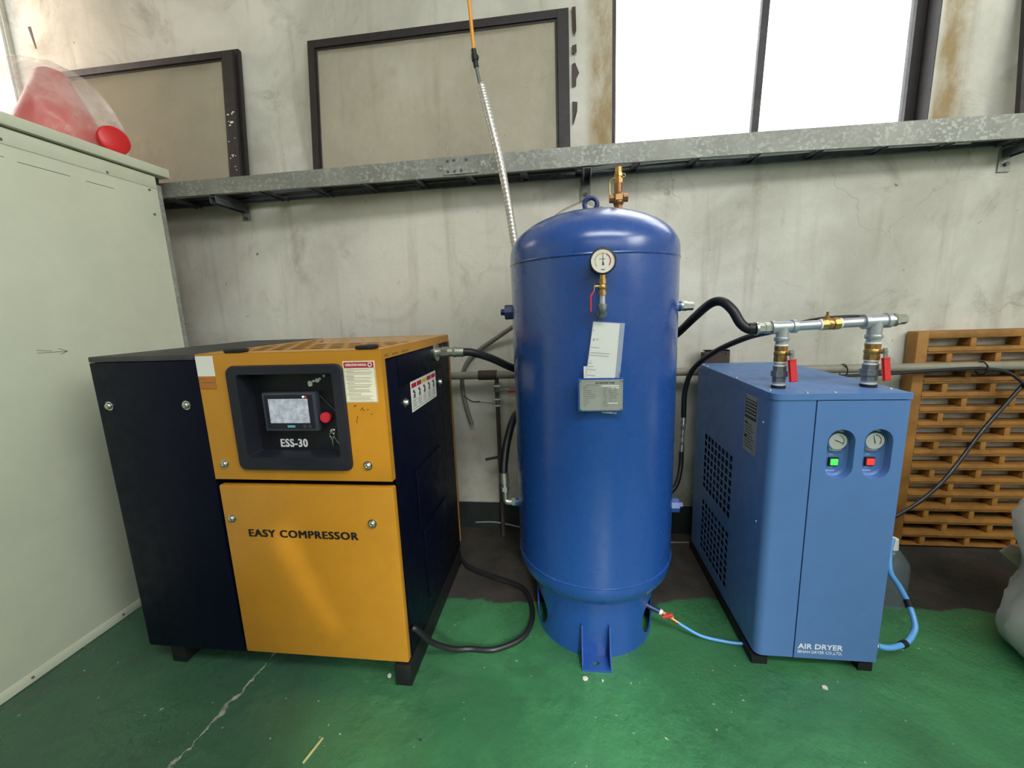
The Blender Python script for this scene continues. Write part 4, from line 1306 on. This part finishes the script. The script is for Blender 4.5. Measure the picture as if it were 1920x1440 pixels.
for i, (x, lab) in enumerate(((-1.925, 'channel steel wall bracket under the tray above the compressor'), (0.133, 'channel steel wall bracket under the tray above the tank ring'), (2.165, 'channel steel wall bracket under the tray at the far end, above the yellow grating'))):
    y, z = fy(x)
    wb = thing('wall_bracket', lab, 'bracket', (x, -0.01, 2.05), 'brackets under the cable tray')
    zb = z - 0.007
    m = MB().box(x - 0.019, x + 0.019, y + 0.0, -0.008, zb - 0.005, zb - 0.002).box(x - 0.019, x - 0.016, y, -0.008, zb - 0.040, zb - .005).box(x + 0.016, x + 0.019, y, -0.008, zb - 0.040, zb - .005)
    m.build('arm', 'tray_dark', wb, 0)
    MB().box(x - 0.028, x + 0.026, -0.008, -0.002, 1.985 + (0.02 if i == 0 else 0), zb - 0.002, 0.001).build('wall_plate', 'tray', wb, 20)
    MB().cyl((x, -0.008, 2.018), (x, -0.022, 2.018), 0.009, seg=6).build('bolt', 'tray_dark', wb, 20)
wr = MB().tube([(-0.040, -0.012, 1.905), (-0.036, -0.012, 1.918), (0.02, -0.012, 1.952), (0.107, -0.013, 1.984), (0.128, -0.03, 1.990), (0.150, -0.013, 1.978), (0.20, -0.012, 1.955), (0.262, -0.012, 1.926), (0.266, -0.012, 1.914)], 0.0022, 6, 6).build('wire', 'wire')
tag(wr, 'thin bent wire hanging on the wall behind the lifting ring', 'wire')
for k, (yy, nm2, lab, pts) in enumerate(((-0.10, 'whitewire', 'white flat cable sagging through the tray rungs above the tank', [(0.085, -0.115, 2.116), (0.2, -0.12, 2.114), (0.36, -0.115, 2.122), (0.60, -0.11, 2.128), (0.66, -0.10, 2.13), (0.95, -0.10, 2.123), (1.25, -0.09, 2.126), (1.5, -0.085, 2.122), (1.7, -0.08, 2.119), (1.95, -0.07, 2.115)]), (-0.07, 'cable', 'bundled dark cable lying in the tray above the compressor', [(-2.5, -0.062, 2.118), (-1.6, -0.062, 2.124), (-0.8, -0.062, 2.130), (0.0, -0.062, 2.132), (1.0, -0.06, 2.134), (2.0, -0.055, 2.126), (2.8, -0.055, 2.112)]))):
    o = MB().tube(pts, 0.008 if k == 0 else 0.011, 8, 6).build('tray_cable', nm2)
    tag(o, lab, 'cable')

# ------------------------------------------------------------------ sashes leaning on the wall
def sash(label, x0, x1, ztop, y_top, y_bot, z_bot, wl, wr_, wt, roll=0.0, spots=False):
    lean = math.atan2(y_top - y_bot, ztop - z_bot)
    H = math.hypot(ztop - z_bot, y_top - y_bot)
    o = thing('window_sash', label, 'window frame', (x0, y_bot, z_bot), 'window sashes stored on the tray')
    Wd = x1 - x0
    rot = Matrix.Rotation(-lean, 4, 'X')
    o.rotation_euler = (Matrix.Rotation(roll, 4, 'Y') @ rot).to_euler()
    base = Vector((x0, y_bot, z_bot))

    def add(name, a, b, c, d, y0_, y1_, mat):
        m = MB().box(base.x + a, base.x + b, base.y + y0_, base.y + y1_, base.z + c, base.z + d, 0.002 if mat == 'sash' else 0)
        return m.build(name, mat, o, 20)
    for (a, b) in ((0, wl), (Wd - wr_, Wd)):
        st = add('stile', a, b, 0, H, -0.012, 0.012, 'sash')
    if spots:
        m = MB()
        rr = random.Random(5)
        for k in range(16):
            a, c, r = Wd - wr_ + 0.008 + 0.04 * rr.random(), 0.09 + 0.42 * rr.random(), 0.003 + 0.006 * rr.random() * (k % 3 == 0)
            m.prism([(base.x + a + r * (1 + rr.random()) * math.cos(q), base.y - 0.0126, base.z + c + r * 0.8 * math.sin(q)) for q in [2 * PI * i / 7 for i in range(7)]], (0, 0.001, 0))
        m.build('paint_spots', 'white', o, 0)['kind'] = 'stuff'
    add('rail', wl, Wd - wr_, H - wt, H, -0.012, 0.012, 'sash')
    add('rail', wl, Wd - wr_, 0, 0.06, -0.012, 0.012, 'sash')
    bd = 0.012
    for (a, b, c, d) in ((wl, wl + bd, .06, H - wt), (Wd - wr_ - bd, Wd - wr_, .06, H - wt), (wl + bd, Wd - wr_ - bd, H - wt - bd, H - wt)):
        add('glazing_bead', a, b, c, d, -0.004, 0.009, 'sash')
    add('pane', wl, Wd - wr_, 0.06, H - wt, -0.001, 0.002, 'pane')
    return o


sash('dark window sash leaning on the wall beside the bright window, hose crossing it', -1.394, 0.050, 2.920, -0.016, -0.112, 2.124, 0.040, 0.060, 0.042)
sash('dark window sash leaning on the wall nearest the white cabinet', -3.05, -1.832, 2.905, -0.046, -0.128, 2.118, 0.06, 0.066, 0.036, spots=True)
sash('dark window sash hidden behind another, only its edge showing above the cabinet bag', -3.06, -1.815, 2.925, -0.016, -0.098, 2.118, 0.05, 0.05, 0.03)
sash('dark window sash leaning on the wall right of the bright window', 2.105, 3.3, 2.98, -0.016, -0.105, 2.118, 0.03, 0.06, 0.04, roll=0.0)

tt = thing('torn_tape', 'torn dark scraps of tape along the wall edge right of the leaning sash', 'tape', (0.08, -0.004, 2.27))
for pts in ([(0.062, 2.93), (0.082, 2.93), (0.085, 2.82), (0.075, 2.80), (0.066, 2.83)], [(0.062, 2.755), (0.085, 2.76), (0.086, 2.72), (0.064, 2.715)], [(0.062, 2.67), (0.078, 2.675), (0.098, 2.625), (0.083, 2.60), (0.082, 2.565), (0.062, 2.56)], [(0.062, 2.49), (0.088, 2.487), (0.086, 2.44), (0.068, 2.38), (0.062, 2.38)]):
    MB().prism([(x + 0.004, -0.006 - 0.01 * random.random(), z) for x, z in pts], (0, 0.003, 0)).build('scrap', 'rust', tt, 0)

# ------------------------------------------------------------------ silver conduit with air line
fc = thing('flexible_conduit', 'silver flexible metal conduit rising at a slant in front of the tray, behind the tank', 'conduit', (-0.26, -0.3, 1.6))
path = [(-0.376, -0.300, 2.474), (-0.345, -0.305, 2.34), (-0.299, -0.305, 2.133), (-0.265, -0.30, 1.93), (-0.239, -0.30, 1.739), (-0.20, -0.30, 1.55), (-0.12, -0.31, 1.38), (0.0, -0.35, 1.28), (0.06, -0.40, 1.26)]
SP = smooth_path(path, 40)
MB().tube(SP, 0.0195, 16, 1, radii=lambda i, n: 0.0188 + (0.0016 if (i // 2) % 2 else 0.0)).build('conduit_sleeve', 'braid', fc, 80)
at = thing('air_line', 'orange air line joined to a grey tube, dropping from above into the silver conduit', 'tube', (-0.40, -0.31, 2.6))
MB().tube([(-0.374, -0.303, 2.44), (-0.386, -0.304, 2.505), (-0.394, -0.306, 2.555)], 0.0085, 12, 5).build('grey_tube', 'grey_tube', at)
MB().cyl((-0.3935, -0.306, 2.548), (-0.3975, -0.3075, 2.575), 0.0125, seg=14).cyl((-0.3975, -0.3075, 2.575), (-0.400, -0.309, 2.600), 0.0155, seg=14).cyl((-0.400, -0.309, 2.600), (-0.402, -0.310, 2.622), 0.0125, seg=14).ball((-0.386, -0.312, 2.586), 0.007, (1.2, 1, 1.6), 2).build('coupler', 'dark', at)
MB().tube([(-0.4015, -0.310, 2.615), (-0.405, -0.314, 2.69), (-0.410, -0.32, 2.80), (-0.425, -0.34, 3.0), (-0.46, -0.40, 3.6), (-0.48, -0.42, ZC)], 0.0085, 12, 8).build('orange_tube', 'orange_tube', at)

# ------------------------------------------------------------------ pipe along the wall and what hangs on it
wp = thing('steel_pipe', 'long grey steel pipe fixed along the wall behind tank and dryer', 'pipe', (0.8, -0.062, 1.025))
MB().cyl((-2.0, -0.062, 1.023), (3.2, -0.062, 1.026), 0.0228, seg=20).build('pipe', 'wpipe', wp)
MB().cyl((-0.50, -0.062, 1.0242), (-0.39, -0.062, 1.0242), 0.029, seg=20).build('coupling', 'rust', wp)
MB().cyl((-0.394, -0.062, 1.0), (-0.394, -0.062, -0.004), 0.0125, seg=14).build('drop_pipe', 'rust', wp)
MB().cyl((-0.394, -0.062, 0.975), (-0.394, -0.062, 0.925), 0.018, seg=8).cyl((-0.394, -0.062, 0.895), (-0.394, -0.062, 0.84), 0.0165, seg=8).build('fitting', 'cast', wp, 20)
MB().cyl((-0.394, -0.062, 0.965), (-0.394, -0.062, 0.957), 0.0188, seg=16).cyl((-0.394, -0.062, 0.884), (-0.394, -0.062, 0.877), 0.0172, seg=16).cyl((-0.394, -0.062, 0.846), (-0.394, -0.062, 0.838), 0.0172, seg=16).build('thread_tape', 'tape', wp)
MB().cyl((-0.394, -0.062, 0.938), (-0.32, -0.062, 0.935), 0.0085, seg=12).cyl((-0.372, -0.062, 0.937), (-0.352, -0.062, 0.936), 0.012, seg=6).build('branch', 'cast', wp, 20)
MB().box(-0.332, -0.262, -0.075, -0.062, 0.920, 0.934, 0.003).build('valve_handle', 'red', wp)
MB().cyl((-0.394, -0.062, 0.862), (-0.46, -0.062, 0.864), 0.0085, seg=12).cyl((-0.43, -0.062, 0.863), (-0.41, -0.062, 0.8625), 0.013, seg=6).cyl((-0.46, -0.062, 0.864), (-0.50, -0.062, 0.866), 0.0055, seg=10).build('branch', 'zinc', wp, 20)
MB().tube([(-0.50, -0.062, 0.866), (-0.53, -0.062, 0.864), (-0.56, -0.06, 0.872), (-0.60, -0.05, 0.90)], 0.004, 8, 5).build('wire_tail', 'cable', wp)
MB().obox((-0.394, -0.068, 0.523), (-0.482, -0.075, 0.508), 0.012, 0.014).build('drop_handle', 'rust', wp)
MB().holed([(0.775, 1.005), (0.905, 1.005), (0.905, 1.137), (0.775, 1.137)], [[(0.873 + 0.014 * math.cos(2 * PI * i / 16), 1.118 + 0.009 * math.sin(2 * PI * i / 16)) for i in range(16)]], (0, 0.006, 0), lambda u, v: (u, -0.036, v)).box(0.775, 0.905, -0.036, -0.001, 1.131, 1.137).build('pipe_bracket', 'rust', wp, 0)
MB().box(0.78, 0.90, -0.030, 0.047, 1.05, 1.12).build('pipe_bracket', 'rust', wp, 0)
wp.location.y -= 0.05
wp.location.z += 0.008
cn = MB().tube([(-0.15, -0.20, 1.37), (-0.22, -0.16, 1.345), (-0.300, -0.10, 1.302), (-0.40, -0.055, 1.24), (-0.50, -0.022, 1.178), (-0.575, -0.018, 1.115), (-0.607, -0.018, 1.06), (-0.625, -0.018, 0.996), (-0.622, -0.02, 0.90), (-0.600, -0.03, 0.80), (-0.575, -0.04, 0.715)], 0.0135, 12, 8).build('cut_conduit', 'conduit')
tag(cn, 'grey flexible conduit with a cut end hanging behind the wall pipe', 'conduit')
o = MB().tube([(-0.58, -0.06, 0.066), (-0.45, -0.06, 0.07), (-0.30, -0.075, 0.05), (-0.1, -0.12, 0.02), (0.2, -0.14, 0.006), (0.5, -0.13, 0.006), (0.72, -0.12, 0.006)], 0.0055, 8, 6).build('floor_cable', 'conduit')
tag(o, 'thin grey cable lying along the foot of the wall behind the tank', 'cable')

# ------------------------------------------------------------------ yellow slatted grating
gr = thing('plastic_grating', 'weathered yellow slotted plastic floor grating stood against the wall', 'grating', (2.3, -0.062, 0.0))
GX0, GX1, GZ0, GZ1, GYF, GYB = 1.824, 2.80, 0.012, 1.215, -0.082, -0.010
nr = 15
pitch = 0.0797
z0s = 1.132
sl = 0.0455
for k in range(nr + 1):
    ztop = z0s - (k - 1) * pitch if k else GZ1
    zb_ = z0s - k * pitch + sl if k < nr else GZ0
    if k == 0:
        zb_ = z0s + sl
    MB().box(GX0 + 0.056, GX1 - 0.056, GYF, GYB, zb_, ztop, 0.004).build('slat', 'grate', gr, 30)
    zm = (zb_ + ztop) / 2
    if 0 < k < nr:
        MB().box(GX0 + 0.056, GX1 - 0.056, GYF - 0.004, GYF + .002, zm - 0.004, zm + 0.004, 0.002).build('ridge', 'grate', gr, 30)
for x0, x1 in ((GX0, GX0 + 0.056), (GX1 - 0.056, GX1)):
    MB().box(x0, x1, GYF - 0.003, GYB, GZ0, GZ1, 0.006).build('edge_bar', 'grate', gr, 30)
rb = None
for k in range(nr):
    zb_ = z0s - k * pitch
    x = GX0 + 0.056 + (0.196 if k % 2 == 0 else 0.095)
    if k >= 11:
        x = GX0 + 0.056 + (0.196 if k % 2 == 1 else 0.095)
    while x < GX1 - 0.09:
        m = (x + 0.014, (GYF + GYB) / 2, zb_ + sl / 2)
        if rb is None:
            rb = MB().box(m[0] - 0.014, m[0] + 0.014, GYF + 0.003, GYB, m[2] - sl / 2 - .003, m[2] + sl / 2 + .003, 0.005).build('rib', 'grate', gr, 30)
            rb0 = LOC[rb.name].copy()
        else:
            inst(rb, (m[0], rb0.y, m[2]), gr)
        x += 0.224

kb = thing('black_cable', 'black cable pair drooping across the yellow grating down behind the dryer', 'cable', (2.0, -0.2, 0.6))
MB().tube([(2.9, -0.14, 1.30), (2.55, -0.13, 1.18), (2.36, -0.14, 1.03), (2.281, -0.15, 0.945), (2.18, -0.175, 0.83), (2.082, -0.20, 0.712), (1.99, -0.225, 0.58), (1.905, -0.25, 0.474), (1.80, -0.28, 0.385), (1.692, -0.30, 0.314), (1.5, -0.33, 0.21), (1.3, -0.33, 0.09), (1.22, -0.30, 0.012)], 0.0085, 10, 8).build('cable', 'cable', kb)
MB().tube([(2.92, -0.13, 1.295), (2.56, -0.12, 1.175), (2.37, -0.13, 1.025), (2.286, -0.14, 0.933), (2.186, -0.165, 0.818), (2.088, -0.19, 0.700), (1.996, -0.215, 0.568), (1.908, -0.24, 0.461), (1.80, -0.27, 0.372), (1.692, -0.29, 0.301), (1.5, -0.32, 0.197), (1.3, -0.32, 0.076), (1.22, -0.29, 0.012)], 0.0075, 10, 8).build('cable', 'cable', kb)
kt_off = Vector((0, -0.05, 0.008))
kt = thing('tied_cable', 'black cable zip-tied along the wall pipe and dipping over the grating', 'cable', (1.8, -0.09, 1.0))
MB().tube([(1.0, -0.095, 0.992), (1.3, -0.096, 0.992), (1.6, -0.096, 0.996), (1.85, -0.096, 1.012), (2.02, -0.097, 1.020), (2.10, -0.098, 1.018), (2.2, -0.10, 0.998), (2.27, -0.12, 0.935), (2.32, -0.13, 0.88), (2.42, -0.14, 0.80), (2.6, -0.14, 0.75)], 0.008, 10, 8).build('cable', 'cable', kt)
for x in (1.46, 2.10):
    MB().torus((x, -0.076, 1.018), 0.033, 0.0028, (1, 0, 0), 24, 6).obox((x, -0.112, 1.03), (x - 0.03, -0.125, 1.05), 0.004, 0.003).build('zip_tie', 'dark', kt)

kt.location += kt_off

# ------------------------------------------------------------------ white sheet metal cabinet at the left
cb = thing('metal_cabinet', 'tall pale sheet metal cabinet at the side of the compressor, bag on top', 'cabinet', (-2.55, -1.3, 0))
CX = -2.135
MB().box(-2.95, CX, -2.25, -0.372, 0.0, 2.168, 0.003).build('body', 'cab', cb, 30)
MB().box(-2.99, CX - 0.012 + 0.03, -2.28, -0.300, 2.176, 2.222, 0.004).build('top_cap', 'cab', cb, 30)
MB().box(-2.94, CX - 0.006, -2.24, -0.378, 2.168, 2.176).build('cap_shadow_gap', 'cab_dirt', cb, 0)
MB().box(-2.94, CX - 0.008, -0.3725, -0.340, 0.0, 2.130).build('corner_post', 'galv', cb, 0)
MB().box(-2.94, CX - 0.010, -0.3725, -0.345, 2.130, 2.168).build('post_gap', 'dark', cb, 0)
MB().box(CX, CX + 0.003, -2.23, -0.376, 2.105, 2.166, 0.001).build('top_flange', 'cab', cb, 30)
MB().box(CX, CX + 0.002, -2.23, -0.376, 0.002, 0.045, 0.0008).build('bottom_flange', 'cab', cb, 30)
for y, z in ((-1.00, 2.12), (-0.62, 2.115), (-0.415, 1.97), (-0.42, 2.09), (-1.3, 0.023), (-0.95, 0.023)):
    MB().cyl((CX + 0.001, y, z), (CX + 0.0055, y, z), 0.0055, seg=10).build('rivet', 'cab_dirt', cb)
ln = MB()
for a, b, z in ((-1.25, -1.0, 2.055), (-0.96, -0.78, 2.05), (-0.72, -0.60, 2.047)):
    ln.box(CX - .0002, CX + 0.0008, a, b, z, z + 0.0022)
ln.build('seam_line', 'cab_dirt', cb, 0)

pa = MB()
for a, b in (((-1.040, 1.300), (-0.935, 1.298)), ((-0.965, 1.312), (-0.935, 1.298)), ((-0.962, 1.288), (-0.935, 1.298)), ((-1.040, 1.312), (-0.99, 1.304))):
    pa.obox((CX + .0004, a[0], a[1]), (CX + .0004, b[0], b[1]), 0.0006, 0.0022, up=(0, 0, 1))
pa.build('pencil_arrow', 'cab_dirt', cb, 0)['kind'] = 'stuff'

# bagged red cones on the cabinet
bc = thing('bagged_cone', 'red plastic cone wrapped in a clear plastic bag on top of the cabinet', 'cone', (-2.36, -0.60, 2.222))
MB().lathe([(0.0, 0.385), (0.046, 0.385), (0.056, 0.375), (0.205, 0.02), (0.21, 0.0), (0.0, 0.0)], (-2.43, -0.55, 2.224), (0.02, 0.02, 1), 40).build('cone', 'cone', bc, 40)


def lumpy(c, prof, seg, amp, freq, seed, sq=(1, 1)):
    m = MB()
    c = Vector(c)
    rings = []
    for (r, z) in prof:
        ring = []
        for i in range(seg):
            a = 2 * PI * i / seg
            d = Vector((math.cos(a) * sq[0], math.sin(a) * sq[1], 0))
            p = d * r + Vector((0, 0, z))
            n = noise.fractal(Vector((math.cos(a), math.sin(a), z * 2)) * freq + Vector((seed, seed * 2, 0)), 0.8, 2.0, 4)
            p += d * (n * amp)
            ring.append(m.bm.verts.new(c + p))
        rings.append(ring)
    for A, B in zip(rings, rings[1:]):
        for i in range(seg):
            j = (i + 1) % seg
            m.bm.faces.new((A[i], A[j], B[j], B[i]))
    m.bm.faces.new(rings[0][::-1])
    m.bm.faces.new(rings[-1])
    return m


pf_ = [(0.20, 0.001), (0.235, 0.006), (0.255, 0.05), (0.262, 0.11), (0.258, 0.17), (0.24, 0.23), (0.21, 0.285), (0.175, 0.335), (0.135, 0.375), (0.095, 0.398), (0.03, 0.405)]
lumpy((-2.44, -0.555, 2.223), pf_, 72, 0.026, 2.6, 4.0).build('bag', 'bag', bc, 60)
rd = MB().lathe([(0, 0.02), (0.05, 0.02), (0.061, 0.014), (0.064, 0.0), (0.061, -0.014), (0.05, -0.02), (0, -0.02)], (-2.160, -0.535, 2.2865), (1, -0.35, 0.0), 36).build('red_disc', 'cone')
tag(rd, 'small rounded red disc standing on the cabinet edge beside the bagged cone', 'disc')

# ------------------------------------------------------------------ sack, bottle and small things at the right
sk_ = lumpy((2.08, -0.98, 0.0), [(0.33, 0.001), (0.385, 0.02), (0.405, 0.07), (0.408, 0.13), (0.40, 0.20), (0.385, 0.27), (0.38, 0.34), (0.385, 0.40), (0.40, 0.47), (0.41, 0.54), (0.385, 0.60), (0.33, 0.66), (0.24, 0.70), (0.12, 0.72), (0.05, 0.725)], 96, 0.035, 2.6, 2.0, (1, 0.95)).build('woven_sack', 'sack', None, 60)
tag(sk_, 'plump white woven plastic sack sitting on the floor by the yellow grating', 'sack')
MB().prism([(1.765, -0.70, 0.352), (1.812, -0.69, 0.378), (1.95, -0.72, 0.34), (1.86, -0.70, 0.268)], (0.0, 0.004, 0.002)).build('sack_corner', 'card', sk_, 0)
bt = thing('plastic_bottle', 'clear plastic bottle standing on the floor behind the dryer', 'bottle', (1.47, -0.56, 0))
MB().lathe([(0, 0.001), (0.066, 0.001), (0.072, 0.012), (0.072, 0.19), (0.066, 0.215), (0.034, 0.262), (0.020, 0.275), (0.020, 0.30), (0.018, 0.30), (0.018, 0.275), (0, 0.272)], (1.47, -0.56, 0), (0, 0, 1), 28).build('bottle_body', 'bottle', bt, 40)
MB().cyl((1.47, -0.56, 0.272), (1.47, -0.56, 0.32), 0.024, 0.021, seg=20).build('bottle_cap', 'white', bt)
bh = thing('blue_tube', 'sky blue tube with black tape bands looping from dryer side into the bottle', 'hose', (1.3, -0.8, 0.1))
lp = [(1.166, -0.952, 0.096), (1.20, -0.948, 0.086), (1.248, -0.93, 0.077), (1.307, -0.90, 0.074), (1.350, -0.87, 0.092), (1.368, -0.85, 0.115), (1.379, -0.80, 0.161), (1.390, -0.73, 0.195), (1.395, -0.67, 0.222), (1.425, -0.61, 0.28), (1.462, -0.57, 0.322)]
MB().tube(lp, 0.0105, 12, 8).build('tube', 'blue_tube', bh)
S_ = smooth_path(lp, 8)
for i in (20, 47):
    MB().tube(S_[i:i + 4], 0.0135, 12, 1).build('tape_band', 'dark', bh)
st = MB().obox((-0.845, -1.485, 0.0035), (-0.826, -1.405, 0.004), 0.004, 0.006).build('straw', 'straw')
tag(st, 'dry yellow straw lying on the green floor in front of the compressor', 'straw')
for i, (x, y, s, lab) in enumerate(((0.063, -1.098, 0.010, 'larger white crumb on the floor just in front of the tank foot'), (0.128, -1.10, 0.006, 'tiny white crumb on the floor off the right corner of the tank foot'), (-0.70, -1.15, 0.011, 'flat pale chip on the floor beside the compressor foot'), (0.93, -1.06, 0.012, 'brownish pale chip on the floor in front of the dryer'))):
    n = 7
    o = MB().prism([(x + s * (0.6 + 0.5 * random.random()) * math.cos(2 * PI * k / n), y + s * (0.6 + 0.4 * random.random()) * math.sin(2 * PI * k / n), 0.0005) for k in range(n)], (0, 0, 0.004 + 0.003 * (i == 0))).build('paint_chip', 'chip', None, 0)
    tag(o, lab, 'debris', 'crumbs on the floor')
mk = MB().prism([(-3.195, -0.0005, 3.20), (-3.175, -0.0005, 3.20), (-3.165, -0.0005, 3.08), (-3.172, -0.0005, 3.08)], (0, -0.0015, 0)).build('paint_streak', 'rust', None, 0)
tag(mk, 'short brown streak stuck high on the wall near the left corner', 'mark')
